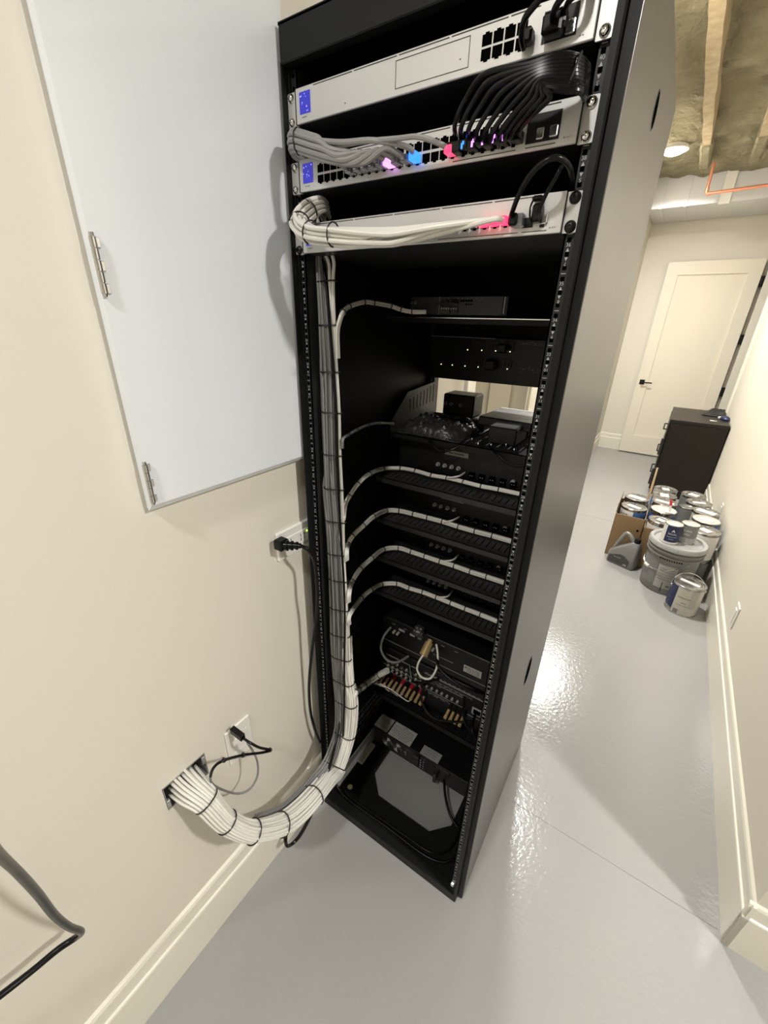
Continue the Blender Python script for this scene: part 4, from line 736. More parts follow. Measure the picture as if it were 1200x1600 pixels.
# looped cord at the wall plate
lp = thing('network_cable', 'coiled dark cord looped at the small wall plate', 'cord', tuple(D['LOOPS'][0][:3]))
S = crom([tuple(c) for c in D['LOOPS']], 8); k1 = 8*8; m = MB(); m.tube(xyz(S[:k1+1]), 0.0031, 8); m.build('black_cord', 'cable_black', lp, smooth=True, world=True)
m = MB(); m.tube(xyz(S[k1:]), 0.0025, 8); m.build('grey_cord', 'cable_grey', lp, smooth=True, world=True)
m = MB(); q = Vector(D['LOOPS'][0][:3]); m.box((UW+0.008, q.y-0.007, q.z-0.005), (q.x+0.005, q.y+0.006, q.z+0.010), 0.001); m.build('plug', 'cable_black', lp, world=True)
for i in (3*8, 5*8, 6*8): m = MB(); p = Vector(S[i][:3]); m.lathe([(0.0048, -0.0015), (0.0052, 0), (0.0048, 0.0015)], c=p, n=12); m.box(p+Vector((-0.002, -0.002, 0)), p+Vector((0.004, 0.002, 0.007))); m.build('cable_tie', 'tie_black', lp, world=True)
# black cable by the left edge of the photo
S = crom([(-0.2, -1.2, 2.86, .0046), (0.0, -1.05, 2.4, .0046), (0.17, -0.85, 1.85, .0046), (0.145, -0.67, 1.40, .0044)]+[tuple(c) for c in D['BIGC']]+[(-0.262, -0.9, 0.62, .005), (-0.29, -0.93, 0.63, .005)], 8); m = MB(); m.tube(xyz(S), [max(0.0043, min(0.0052, s[3])) for s in S], 12)
tag(m.build('hanging_cable', 'cable_black', smooth=True), 'thick black cable bending against the left wall at the left edge of the photo', 'cable')
# cord lying along the sill of the rack
m = MB(); m.tube([Vector(p) for p in crom([(-0.225, 0.045, 0.05), (-0.19, 0.040, 0.034), (-0.13, 0.038, 0.0325), (0.0, 0.041, 0.0325), (0.12, 0.040, 0.0325), (0.18, 0.055, 0.034), (0.21, 0.09, 0.04), (0.212, 0.16, 0.05)], 8)], 0.0045, 10)
tag(m.build('power_cable', 'cable_black', smooth=True), 'thick black cord lying along the front sill inside the rack', 'cord')
m = MB(); m.tube([Vector(p) for p in crom([(-0.205, 0.06, 0.04), (-0.17, 0.048, 0.032), (-0.10, 0.050, 0.0315), (0.05, 0.053, 0.0315), (0.15, 0.062, 0.0315), (0.19, 0.12, 0.033), (0.175, 0.22, 0.06)], 8)], 0.0032, 10)
tag(m.build('power_cable', 'cable_black', smooth=True), 'thin black cord lying behind the thick one inside the rack sill', 'cord')

# ------------------------------------------------------------------ gear inside the rack
RX = Matrix.Rotation(PI/2, 4, 'X')
def ftext(m, s, size, x, y, z, rot=None): m.text(s, size, Matrix.Translation((x, y, z)) @ RX)
# thin shelf with the small amplifier
sh = thing('rack_shelf', 'thin black shelf under the small amplifier high in the rack', 'shelf', (0, 0.3, 1.536))
m = MB(); m.box((-0.222, 0.0, -0.0015), (0.222, 0.29, 0.0005)); m.box((-0.222, 0.0, -0.012), (0.222, 0.002, 0.0005)); m.mi = 1; m.box((-0.222, -0.0006, -0.0012), (0.222, 0.0005, 0.0008)); m.build('shelf_plate', ['rack_black', 'steel'], sh)  # steel strip paints the bright line where the front edge catches light
am = thing('small_amplifier', 'small half width amplifier with dotted rear panel, highest in the open part of the rack', 'amplifier', (-0.046, 0.305, 1.5375))
m = MB(); m.box((-0.117, 0, 0.004), (0.117, 0.19, 0.0415), 0.001); m.build('body', 'gear_black', am)
m = MB()
for x in (-0.1, 0.1):
    for y in (0.02, 0.17): m.cyl((x, y, 0), (x, y, 0.005), 0.007)
m.build('feet', 'gear_black', am)
m = MB(); m.box((-0.116, -0.0008, 0.005), (0.105, 0.0005, 0.041)); m.mi = 1; m.box((0.108, -0.001, 0.008), (0.1105, 0, 0.040)); m.box((-0.0415, -0.001, 0.005), (-0.0405, 0, 0.041)); m.build('rear_panel', ['gear_grey', 'label_grey'], am)
m = MB(); random.seed(4)
for x in (-0.031, -0.020, -0.008, 0.012, 0.018, 0.024, 0.030, 0.036): m.cyl((x, -0.003, 0.033), (x, 0, 0.033), 0.0022, n=10)
for x in (0.024, 0.030, 0.036): m.cyl((x, -0.003, 0.026), (x, 0, 0.026), 0.0016, n=8)
m.build('knobs', 'hole_black', am)
m = MB(); m.box((-0.034, -0.008, 0.008), (-0.012, 0, 0.022), 0.001); m.box((-0.009, -0.006, 0.009), (0.006, 0, 0.021), 0.001); m.build('terminal_block', 'groove', am)
m = MB()
for k in range(7): m.box((-0.032+k*0.0058, -0.0088, 0.016), (-0.030+k*0.0058, -0.0078, 0.0185))
for k in range(9): ftext(m, '-', 0.006, -0.03+k*0.011, -0.0012, 0.0385)
m.build('markings', 'marking', am)
m = MB(); m.cyl((-0.098, -0.010, 0.030), (-0.098, 0, 0.030), 0.0045, n=12); m.cyl((-0.109, -0.008, 0.031), (-0.109, 0, 0.031), 0.004, n=12); m.build('input_jack', 'steel', am, smooth=True)
# power conditioner with lit outlets
pc = thing('power_conditioner', 'black power strip unit with two rows of small lit dots and outlets', 'power unit', (0, 0.548, 1.372))
m = MB(); m.box((-0.2225, 0.0, 0.0), (0.2225, 0.055, 0.117), 0.001); m.mi = 1; m.box((-0.2225, -0.0006, 0.1158), (-0.03, 0.0005, 0.1172)); m.build('body', ['gear_black', 'label_grey'], pc)
LEDS = [(-0.107, 1.4562), (-0.065, 1.4568), (-0.025, 1.4575), (0.015, 1.4575), (-0.186, 1.412), (-0.150, 1.412), (-0.110, 1.412), (-0.070, 1.412), (-0.028, 1.4125), (0.014, 1.413)]
for (x, z) in LEDS: m = MB(); m.cyl((x, -0.0012, z-1.372), (x, 0.0005, z-1.372), 0.0013, n=10); m.build('status_light', 'led_warm', pc)
for i, x in enumerate((-0.192, -0.151, -0.110, -0.069, -0.028, 0.013)):
    for z in (0.098, 0.054):
        m = MB(); m.box((x-0.016, -0.002, z-0.011), (x+0.012, 0.0005, z+0.013), 0.001); m.mi = 1
        m.box((x-0.006, -0.0026, z-0.004), (x-0.004, -0.0018, z+0.005)); m.box((x+0.003, -0.0026, z-0.004), (x+0.005, -0.0018, z+0.004)); m.build('outlet', ['gear_black', 'hole_black'], pc)
for (x, z, s) in ((-0.028, 0.050, 0.030), (0.000, 0.094, 0.026)): m = MB(); m.box((x-s/2, -0.03, z-s*0.45), (x+s/2, -0.002, z+s*0.45), 0.004); m.build('plug', 'gear_black', pc)
m = MB(); ftext(m, 'WATTBOX', 0.0105, 0.070, -0.0006, 0.107); m.build('lettering', 'text_grey', pc)
m = MB()
for x in (0.057, 0.081, 0.104):
    m.box((x-0.009, -0.0012, 0.036), (x+0.009, 0, 0.037)); m.box((x-0.009, -0.0012, 0.036), (x-0.008, 0, 0.051)); m.box((x+0.008, -0.0012, 0.036), (x+0.009, 0, 0.046)); m.box((x-0.003, -0.0012, 0.042), (x+0.004, 0, 0.045))
m.build('socket_outline', 'text_grey', pc)
# deep shelf with slotted sides
ds = thing('rack_shelf', 'deep slotted black shelf with loose boxes and a plastic bag on it', 'shelf', (0, 0.33, 1.243))
m = MB(); m.box((-0.2225, 0.0, 0.0), (0.2225, 0.27, 0.002)); m.box((-0.2225, 0.0, -0.012), (0.2225, 0.002, 0.002)); m.mi = 1
for i in range(14):
    x = -0.18+i*0.028
    for y in (0.03, 0.10, 0.17): m.box((x, y, 0.0018), (x+0.003, y+0.04, 0.0024))
m.build('shelf_plate', ['rack_black', 'label_grey'], ds)
for s in (-1, 1):
    m = MB(); x0 = s*0.2225; a, b = (x0, x0+0.0018) if s < 0 else (x0-0.0018, x0)
    n = len([0]); poly = [(0.0, 0.0), (0.27, 0.0), (0.27, 0.113), (0.085, 0.100), (0.0, 0.03)]
    m.prism(poly, 'x', a, b); m.mi = 1
    for k in range(8): m.box((a-0.0004 if s > 0 else b-0.0002, 0.10+k*0.021, 0.045+k*0.001), (a+0.0002 if s > 0 else b+0.0004, 0.103+k*0.021, 0.078+k*0.004))
    m.build('side_lip', ['gear_grey', 'hole_black'], ds)
zS = 1.2455
bx = thing('control_box', 'small black box with three round jacks on the deep shelf', 'electronics box', (-0.100, 0.50, zS+0.030))
m = MB(); m.box((-0.048, 0, 0), (0.048, 0.075, 0.062), 0.004); m.build('body', 'gear_black', bx)
for x in (-0.037, -0.020, 0.010): m = MB(); m.cyl((x, -0.006, 0.034), (x, 0.001, 0.034), 0.0042, 0.0042, 14); m.mi = 1; m.cyl((x, -0.0065, 0.034), (x, -0.0055, 0.034), 0.0024, n=10); m.build('jack', ['label_grey', 'hole_black'], bx, smooth=True)
g2 = thing('power_adapter', 'grey box under the black box with the jacks on the deep shelf', 'electronics box', (-0.075, 0.49, zS))
m = MB(); m.box((-0.075, 0, 0), (0.062, 0.10, 0.030), 0.003); m.build('body', 'gear_grey', g2)
sl = thing('media_player', 'flat dark box with a pale top edge at the right of the deep shelf', 'electronics box', (0.045, 0.445, zS+0.028), math.radians(-3))
m = MB(); m.box((-0.06, 0, 0), (0.085, 0.16, 0.024), 0.003); m.mi = 1; m.box((-0.058, 0.148, 0.0238), (0.083, 0.160, 0.0246)); m.build('body', ['gear_grey', 'label_pale'], sl)
m = MB(); m.text('ruglotv', 0.008, Matrix.Translation((0.055, 0.055, 0.0244))); m.build('lettering', 'marking', sl)
s2 = thing('electronics_box', 'small black box with a grey top near the front of the deep shelf', 'electronics box', (0.068, 0.385, zS))
m = MB(); m.box((-0.030, 0, 0), (0.042, 0.10, 0.044), 0.003); m.mi = 1; m.box((-0.027, 0.004, 0.0438), (0.036, 0.092, 0.0446)); m.build('body', ['gear_black', 'label_grey'], s2)
s3 = thing('power_adapter', 'black block under the flat box at the right of the deep shelf', 'electronics box', (0.04, 0.50, zS)); m = MB(); m.box((-0.035, 0, 0), (0.07, 0.07, 0.0275), 0.003); m.build('body', 'gear_black', s3)
m = MB(); vs = []; fs = []; nu, nv = 36, 26      # crumpled bag
for j in range(nv+1):
    for i in range(nu+1):
        a = i/nu*2-1; b = j/nv*2-1; r = max(0, 1-(abs(a)**3+abs(b)**3)); x = -0.105+a*0.095+b*0.010; y = 0.405+b*0.075
        h = 0.044*r**0.5*(0.75+0.5*noise.noise(Vector((a*2.3, b*2.1, 1))))+abs(noise.noise(Vector((a*6, b*7, 4))))*0.022*r**0.3
        vs.append((x, y, zS+0.002+h))
for j in range(nv):
    for i in range(nu): q = j*(nu+1)+i; fs.append((q, q+1, q+nu+2, q+nu+1))
m.add(vs, fs); o = tag(m.build('plastic_bag', 'plastic_bag', smooth=60), 'crumpled dark plastic bag lying on the left of the deep shelf', 'bag')
md = o.modifiers.new('s', 'SOLIDIFY'); md.thickness = 0.0012
random.seed(12)
for i in range(6):
    x = -0.03+i*0.030; y = 0.36+0.02*math.sin(i*2)
    m = MB(); m.cyl((x, y, zS+0.0005), (x, y, zS+0.005), 0.0028, n=10); m.lathe([(0.0045, 0.005), (0.003, 0.0075), (0, 0.008)], c=(x, y, zS), n=10)
    tag(m.build('loose_screw', 'steel', smooth=True), 'loose silver screw lying at the front of the deep shelf', 'screw', 'loose screws on the deep shelf')
for i, (xa, xb) in enumerate(((-0.12, 0.0), (0.06, 0.20))):
    m = MB(); m.tube([Vector(p) for p in crom([(xa, 0.345, zS+0.004), (xa+0.03, 0.322, zS-0.008), ((xa+xb)/2, 0.318, zS-0.024), (xb-0.03, 0.322, zS-0.016), (xb, 0.345, zS+0.004)], 8)], 0.0032, 8)
    tag(m.build('sagging_cable', 'cable_black', smooth=True), ['black cord sagging below the left front edge of the deep shelf', 'black cord sagging below the right front edge of the deep shelf'][i], 'cord')
# four amplifier shelves and amplifiers
names4 = ['uppermost', 'second', 'third', 'lowest']
SH = [(1.132, 0.262, 0.37), (1.001, 0.268, 0.37), (0.877, 0.260, 0.37), (0.757, 0.255, 0.37)]
AMPZ = [1.166, 1.042, 0.909, 0.777]
for i, (zs, yf, ya) in enumerate(SH):
    t = thing('rack_shelf', '%s of the four slotted amplifier shelves in the rack' % names4[i], 'shelf', (0, yf, zs), group='amplifier shelves')
    m = MB(); m.box((-0.2225, 0.0, 0.0), (0.2225, 0.30, 0.0016)); m.box((-0.2225, 0.0, -0.014), (0.2225, 0.0016, 0.0016)); m.mi = 1
    for k in range(26):
        x = -0.205+k*0.0162; m.box((x, 0.018, 0.0012), (x+0.0022, 0.055, 0.0019))
    m.build('shelf_plate', ['gear_grey', 'hole_black'], t)
    for s in (-1, 1): m = MB(); m.prism([(0.0, 0.0), (0.30, 0.0), (0.30, 0.06), (0.06, 0.03)], 'x', -0.2225 if s < 0 else 0.2209, -0.2209 if s < 0 else 0.2225); m.build('side_lip', 'gear_black', t)
    a = thing('amplifier', 'black amplifier on the %s amplifier shelf, four small jacks on its back' % names4[i], 'amplifier', (0, ya, zs+0.0016), group='amplifiers on the shelves')
    m = MB(); m.box((-0.215, 0, 0.006), (0.215, 0.20, 0.092), 0.002); m.build('body', 'gear_black', a)
    m = MB()
    for x in (-0.19, 0.19):
        for y in (0.02, 0.18): m.cyl((x, y, 0), (x, y, 0.007), 0.009)
    m.build('feet', 'gear_black', a)
    zj = AMPZ[i]-zs-0.0016
    for k in range(4):
        x = -0.087+k*0.0205; m = MB(); m.cyl((x, -0.009, zj), (x, 0, zj), 0.0038, n=12); m.cyl((x, -0.0015, zj), (x, 0, zj), 0.006, n=12); m.build('input_jack', 'label_grey', a, smooth=True)
    for k in range(5):
        x = 0.015+k*0.028; m = MB(); m.box((x-0.008, -0.008, 0.014), (x+0.008, 0, 0.030), 0.001); m.mi = 1; m.cyl((x-0.003, -0.0085, 0.022), (x-0.003, -0.0078, 0.022), 0.0012, n=8); m.cyl((x+0.003, -0.0085, 0.022), (x+0.003, -0.0078, 0.022), 0.0012, n=8); m.build('speaker_terminal', ['hole_black', 'label_grey'], a)
    m = MB(); m.cyl((0.125, -0.008, 0.028), (0.125, 0, 0.028), 0.006, n=14); m.build('level_knob', 'label_grey', a, smooth=True)
    if i < 2:
        m = MB(); lx = -0.036 if i == 0 else -0.034; lz = 0.0715; m.box((lx-0.034, -0.0008, lz-0.0065), (lx+0.034, 0.0002, lz+0.0065)); m.mi = 1; ftext(m, 'HOME AMPLIFIER', 0.0058, lx, -0.0009, lz); m.build('label', ['label_grey', 'gear_black'], a)
# receiver shelf, receiver and the unit on top
t = thing('rack_shelf', 'low black shelf under the receiver with the gold speaker plugs', 'shelf', (0, 0.262, 0.312))
m = MB(); m.box((-0.2225, 0.0, 0.0), (0.2225, 0.33, 0.0018)); m.box((-0.2225, 0.0, -0.02), (0.2225, 0.0018, 0.0018)); m.mi = 1
for k in range(20): x = -0.19+k*0.02; m.box((x, 0.010, 0.0014), (x+0.0022, 0.032, 0.0021))
m.build('shelf_plate', ['gear_black', 'hole_black'], t)
for s in (-1, 1): m = MB(); m.prism([(0.0, 0.0), (0.33, 0.0), (0.33, 0.15), (0.06, 0.15)], 'x', -0.2225 if s < 0 else 0.2207, -0.2207 if s < 0 else 0.2225); m.build('side_lip', 'gear_grey', t)
rv = thing('av_receiver', 'large receiver low in the rack, its back crowded with jacks and gold speaker plugs', 'receiver', (0, 0.305, 0.3138))
m = MB(); m.box((-0.2165, 0, 0.010), (0.2165, 0.28, 0.178), 0.002); m.build('body', 'gear_black', rv)
m = MB()
for x in (-0.18, 0.18):
    for y in (0.03, 0.25): m.cyl((x, y, 0), (x, y, 0.011), 0.014)
m.build('feet', 'gear_black', rv)
m = MB()   # grey printed fields, lines and small writing on the back
for (x0, z0, x1, z1) in ((-0.195, 0.146, -0.07, 0.149), (-0.045, 0.146, 0.17, 0.149), (-0.205, 0.098, -0.05, 0.0995), (-0.045, 0.122, 0.10, 0.1235), (-0.04, 0.080, 0.11, 0.0815), (-0.19, 0.072, 0.05, 0.0732), (0.115, 0.062, 0.205, 0.064)): m.box((x0, -0.0007, z0), (x1, 0.0002, z1))
for k in range(12): ftext(m, 'HDMI', 0.0045, -0.035+k*0.0165, -0.0008, 0.153)
for k in range(10): ftext(m, 'SPEAKERS', 0.0040, -0.185+k*0.027, -0.0008, 0.067)
for k in range(9): ftext(m, 'AUDIO IN', 0.0038, -0.18+k*0.024, -0.0008, 0.117)
m.build('rear_printing', 'label_grey', rv)
for k in range(9):
    x = -0.03+k*0.0185; m = MB(); m.box((x-0.0075, -0.002, 0.130), (x+0.0075, 0, 0.1355)); m.mi = 1; m.box((x-0.006, -0.0025, 0.1312), (x+0.006, -0.0018, 0.1345)); m.build('hdmi_port', ['steel', 'hole_black'], rv)
for k in range(8):
    for r in range(3):
        x = -0.185+k*0.0185; z = 0.086+r*0.016+ (0.005 if r == 2 else 0); m = MB(); m.cyl((x, -0.008, z), (x, 0, z), 0.0038, n=10); m.mi = 1; m.cyl((x, -0.0085, z), (x, -0.0078, z), 0.0017, n=8); m.build('rca_jack', ['label_pale', 'hole_black'], rv, smooth=True)
for k in range(7):
    x = -0.03+k*0.0185; m = MB(); m.cyl((x, -0.008, 0.098), (x, 0, 0.098), 0.0038, n=10); m.mi = 1; m.cyl((x, -0.0085, 0.098), (x, -0.0078, 0.098), 0.0017, n=8); m.build('rca_jack', ['label_pale', 'hole_black'], rv, smooth=True)
m = MB(); m.box((0.130, -0.003, 0.078), (0.165, 0, 0.108), 0.002); m.mi = 1; m.box((0.136, -0.0035, 0.084), (0.159, -0.0025, 0.102)); m.build('power_inlet', ['label_grey', 'hole_black'], rv)
m = MB(); m.box((0.168, -0.001, 0.082), (0.20, 0, 0.106)); m.build('warning_label', 'label_pale', rv)
for k in range(14):      # binding posts and banana plugs
    left = k < 10; x = -0.190+k*0.0178 if left else 0.062+(k-10)*0.0165
    z = 0.064; red = k % 2 == 0
    m = MB(); m.cyl((x, -0.020, z), (x, 0.001, z+0.004), 0.0062, n=12); m.build('binding_post', 'plug_red' if (red and left) else 'gear_black', rv, smooth=True)
    m = MB(); m.cyl((x, -0.050, z-0.009), (x, -0.020, z), 0.0052, 0.0045, 12); m.cyl((x, -0.047, z-0.0085), (x, -0.043, z-0.0075), 0.0058, n=12); m.build('banana_plug', 'gold', rv, smooth=True)
random.seed(8)
for k in range(8):
    x0 = -0.19+k*0.0178; m = MB(); m.tube([Vector(p) for p in crom([(-0.205, -0.068, 0.062), (-0.195+k*0.004, -0.070, 0.070+0.003*(k % 3)), ((x0-0.2)/2, -0.068, 0.074+0.004*(k % 2)), (x0-0.006, -0.064, 0.060), (x0, -0.050, z-0.009)], 6)], 0.0017, 6); m.build('speaker_wire', 'cable_white' if k % 2 else 'gear_grey', rv, smooth=True)
for k, pts in enumerate(([(-0.04, -0.002, 0.10), (-0.03, -0.04, 0.07), (0.02, -0.06, 0.045), (0.09, -0.05, 0.06), (0.15, -0.03, 0.085)], [(0.10, -0.002, 0.13), (0.13, -0.05, 0.08), (0.19, -0.04, 0.05)], [(0.145, -0.01, 0.09), (0.16, -0.06, 0.075), (0.20, -0.03, 0.03), (0.21, 0.0, 0.10)], [(-0.10, -0.002, 0.15), (-0.07, -0.03, 0.12), (-0.03, -0.03, 0.14), (0.01, -0.002, 0.153)])):
    m = MB(); m.tube([Vector(p) for p in crom(pts, 8)], 0.004, 8); m.build('signal_cable', 'cable_black', rv, smooth=True)
up_ = thing('processor', 'slimmer black unit stacked on top of the receiver, pale warning label at right', 'receiver', (0, 0.305, 0.4945))
m = MB(); m.box((-0.2165, 0, 0.008), (0.2165, 0.27, 0.128), 0.002); m.build('body', 'gear_black', up_)
m = MB()
for x in (-0.18, 0.18):
    for y in (0.03, 0.24): m.cyl((x, y, 0), (x, y, 0.009), 0.012)
m.build('feet', 'gear_black', up_)
m = MB(); m.box((-0.215, -0.0008, 0.030), (0.215, 0.0002, 0.0312)); m.box((-0.02, -0.0008, 0.062), (0.05, 0.0002, 0.0632))
for (x, w) in ((-0.15, 0.022), (-0.108, 0.018), (-0.078, 0.012)): m.box((x, -0.0015, 0.096), (x+w, 0.0002, 0.104))
for k in range(6): ftext(m, 'INPUT', 0.0045, -0.17+k*0.045, -0.0009, 0.112)
m.build('rear_printing', 'label_grey', up_)
m = MB(); m.box((0.085, -0.001, 0.052), (0.142, 0.0002, 0.078)); m.mi = 1
for r in range(4): ftext(m, 'CAUTION RISK OF SHOCK', 0.0036, 0.116, -0.0012, 0.072-r*0.005)
m.add([(0.088, -0.0012, 0.068), (0.096, -0.0012, 0.068), (0.092, -0.0012, 0.0755)], [(0, 1, 2)]); m.build('warning_label', ['label_pale', 'gear_black'], up_)
for x in (-0.185, -0.165, -0.15, -0.02): m = MB(); m.cyl((x, -0.012, 0.085), (x, 0, 0.085), 0.0042, n=12); m.build('input_jack', 'label_pale', up_, smooth=True)
hp = thing('coaxial_cable', 'white cable looping down from a brown round plug on the unit above the receiver', 'cable', (-0.03, 0.27, 0.60))
m = MB(); m.cyl((-0.034, 0.262, 0.578), (-0.034, 0.298, 0.601), 0.0145, 0.0125, 18); m.cyl((-0.034, 0.285, 0.594), (-0.034, 0.306, 0.606), 0.009, n=14); m.build('connector', 'gold', hp, smooth=True, world=True)
m = MB(); m.tube([Vector(p) for p in crom([(-0.034, 0.268, 0.580), (-0.040, 0.245, 0.560), (-0.038, 0.235, 0.536), (-0.018, 0.232, 0.520), (0.006, 0.240, 0.524), (0.014, 0.262, 0.552), (0.004, 0.285, 0.582), (-0.012, 0.304, 0.602)], 8)], 0.0033, 10); m.build('cord', 'cable_white', hp, smooth=True, world=True)
m = MB(); m.tube([Vector(p) for p in crom([(-0.178, 0.298, 0.592), (-0.182, 0.262, 0.578), (-0.178, 0.240, 0.545), (-0.150, 0.232, 0.520), (-0.118, 0.245, 0.515), (-0.098, 0.285, 0.520)], 8)], 0.0040, 10)
tag(m.build('patch_cable', 'cable_grey', smooth=True), 'short grey cable looping at the left back of the unit above the receiver', 'cable')
m = MB(); m.tube([Vector(p) for p in crom([(-0.005, 0.303, 0.585), (0.02, 0.262, 0.562), (0.08, 0.25, 0.545), (0.14, 0.262, 0.535), (0.19, 0.29, 0.52)], 8)], 0.0045, 10)
tag(m.build('power_cable', 'cable_black', smooth=True), 'black cord sagging across the back of the unit above the receiver', 'cord')
m = MB(); m.tube([Vector(p) for p in crom([(0.195, 0.285, 0.60), (0.202, 0.26, 0.54), (0.198, 0.25, 0.47), (0.205, 0.25, 0.42), (0.19, 0.27, 0.36)], 8)], 0.0045, 10)
tag(m.build('power_cable', 'cable_black', smooth=True), 'black cord hanging at the right end of the receiver', 'cord')
m = MB(); m.box((-0.083, 0.268, 0.628), (-0.045, 0.285, 0.652), 0.004); m.box((-0.078, 0.272, 0.65), (-0.05, 0.29, 0.664), 0.003)
tag(m.build('bag_tag', 'plastic_bag'), 'small clear plastic piece hanging under the lowest amplifier shelf', 'plastic tag')
# battery backup on the floor of the rack
us = thing('battery_backup', 'flat black battery backup unit with pale labels at the bottom of the rack', 'battery backup', (-0.01, 0.268, 0.0285))
m = MB(); m.box((-0.208, 0, 0.006), (0.208, 0.33, 0.0865), 0.0015); m.build('body', 'gear_black', us)
m = MB(); m.box((-0.206, -0.0012, 0.016), (-0.124, 0.0004, 0.082)); m.box((-0.118, -0.0012, 0.016), (-0.02, 0.0004, 0.080)); m.build('rear_plate', 'gear_grey', us)
for x in (-0.145, -0.102):
    m = MB()
    for r in (0.006, 0.011, 0.016, 0.021): m.tube([Vector((x+r*math.cos(2*PI*i/24), -0.0026, 0.05+r*math.sin(2*PI*i/24))) for i in range(24)], 0.0009, 5, closed=True)
    m.box((x-0.022, -0.003, 0.0495), (x+0.022, -0.002, 0.0505)); m.box((x-0.0005, -0.003, 0.028), (x+0.0005, -0.002, 0.072)); m.build('fan_guard', 'steel', us)
m = MB(); m.box((-0.210, 0.004, 0.0865), (-0.152, 0.064, 0.0872)); m.mi = 1; m.text('Made in China  CE', 0.005, Matrix.Translation((-0.181, 0.02, 0.0875))); m.text('AC INPUT 120V', 0.0055, Matrix.Translation((-0.181, 0.045, 0.0875))); m.build('rating_label', ['label_pale', 'text_grey'], us)
m = MB(); m.box((-0.146, 0.002, 0.0865), (-0.052, 0.064, 0.0872)); m.mi = 1
for r in range(7): m.text(['WARNING', 'HAZARDOUS LIVE PARTS INSIDE', 'THIS UNIT IS ENERGIZED FROM', 'THE BATTERY SUPPLY EVEN WHEN', 'INPUT AC POWER IS DISCONNECTED', 'NO USER SERVICEABLE PARTS', 'REFER TO SERVICE MANUAL'][r], 0.0056, Matrix.Translation((-0.099, 0.057-r*0.008, 0.0875)))
m.build('warning_label', ['label_pale', 'text_grey'], us)
m = MB(); m.box((-0.010, 0.002, 0.0865), (0.062, 0.040, 0.0872)); m.mi = 1
for r in range(3): m.text('SERIAL NO. MODEL', 0.005, Matrix.Translation((0.026, 0.031-r*0.010, 0.0875)))
m.build('serial_label', ['label_grey', 'text_grey'], us)
m = MB(); m.box((-0.035, -0.010, 0.026), (-0.008, 0.001, 0.072), 0.002); m.build('connector_block', 'gear_grey', us)
m = MB()
for k in range(4): m.cyl((0.0, -0.006, 0.028+k*0.012), (0.0, 0.001, 0.028+k*0.012), 0.0035, n=10); m.cyl((0.011, -0.006, 0.028+k*0.012), (0.011, 0.001, 0.028+k*0.012), 0.0028, n=10)
m.build('terminals', 'steel', us, smooth=True)
m = MB(); m.cyl((-0.062, -0.010, 0.062), (-0.062, 0.001, 0.062), 0.0045, n=10); m.cyl((-0.062, -0.006, 0.046), (-0.062, 0.001, 0.046), 0.0035, n=10); m.build('breaker_button', 'steel', us, smooth=True)
m = MB(); m.box((0.060, -0.030, 0.030), (0.072, -0.002, 0.070), 0.002); m.box((0.060, -0.004, 0.066), (0.11, 0.006, 0.082), 0.001); m.build('cable_bracket', 'gear_grey', us)
m = MB(); m.tube([Vector(p) for p in crom([(0.085, 0.262, 0.07), (0.11, 0.22, 0.06), (0.15, 0.18, 0.045), (0.19, 0.17, 0.035), (0.215, 0.2, 0.05)], 8)], 0.0045, 10)
tag(m.build('power_cable', 'cable_black', smooth=True), 'black cord curving from the battery backup to the right post', 'cord')
br_ = thing('mounting_bracket', 'pale grey metal angle bracket on the rack floor left of the battery backup', 'bracket', (-0.225, 0.2, 0.0285))
m = MB(); m.box((-0.0130, -0.150, 0), (-0.0105, 0.36, 0.034)); m.box((-0.0125, -0.150, 0.0), (0.004, 0.10, 0.0018)); m.build('rail_angle', 'label_grey', br_)
m = MB(); m.box((0.0045, -0.035, 0.0), (0.026, 0.052, 0.012), 0.001); m.build('mounting_foot', 'label_pale', br_)

# ------------------------------------------------------------------ corridor: dresser, paint cans, pail, boxes, jug
dz = rthing('dresser', 'dark brown dresser with drawers standing against the right wall behind the paint cans', 'dresser', 0.6725, 4.45)
W2, D2, HD = 0.2145, 0.39, 0.745
m = MB(); m.box((-W2, -D2, 0), (W2, D2, HD-0.03), 0.002); m.build('carcass', 'dresser_brown', dz)
m = MB(); m.box((-W2-0.012, -D2-0.008, HD-0.03), (W2+0.002, D2+0.008, HD), 0.003); m.build('top_board', 'dresser_brown', dz)
for k in range(3):
    z0 = 0.05+k*0.222; m = MB(); m.box((-W2-0.016, -D2+0.012, z0), (-W2-0.001, D2-0.012, z0+0.212), 0.003); dw = m.build('drawer', 'dresser_brown', dz)
    m = MB(); m.tube([Vector(p) for p in [(-W2-0.016, -0.15, z0+0.11), (-W2-0.042, -0.15, z0+0.11), (-W2-0.042, 0.15, z0+0.11), (-W2-0.016, 0.15, z0+0.11)]], 0.006, 8); m.build('handle', 'rack_black', dw)
for k in range(2):
    m = MB(); z0 = 0.10+k*0.30; m.box((-W2-0.034, -D2-0.001, z0), (-W2-0.012, -D2+0.016, z0+0.16), 0.003); m.build('side_bracket', 'gear_grey', dz)
m = MB(); m.box((0.075, -D2+0.16, HD), (0.125, -D2+0.205, HD+0.0006)); m.mi = 1; m.box((0.105, -D2+0.168, HD+0.0005), (0.122, -D2+0.198, HD+0.0009)); m.build('sticker', ['paper_white', 'label_grey'], dz)
kb = rthing('keyboard', 'black computer keyboard lying on top of the dresser', 'keyboard', 0.80, 4.70, HD, math.radians(-12))
m = MB(); m.box((-0.07, -0.22, 0.0), (0.085, 0.22, 0.014), 0.004); m.build('case', 'keyboard_black', kb)
m = MB()
for i in range(14):
    for j in range(5): m.box((-0.060+j*0.028, -0.21+i*0.030, 0.0138), (-0.035+j*0.028, -0.184+i*0.030, 0.0195), 0.002)
m.build('keys', 'gear_black', kb)
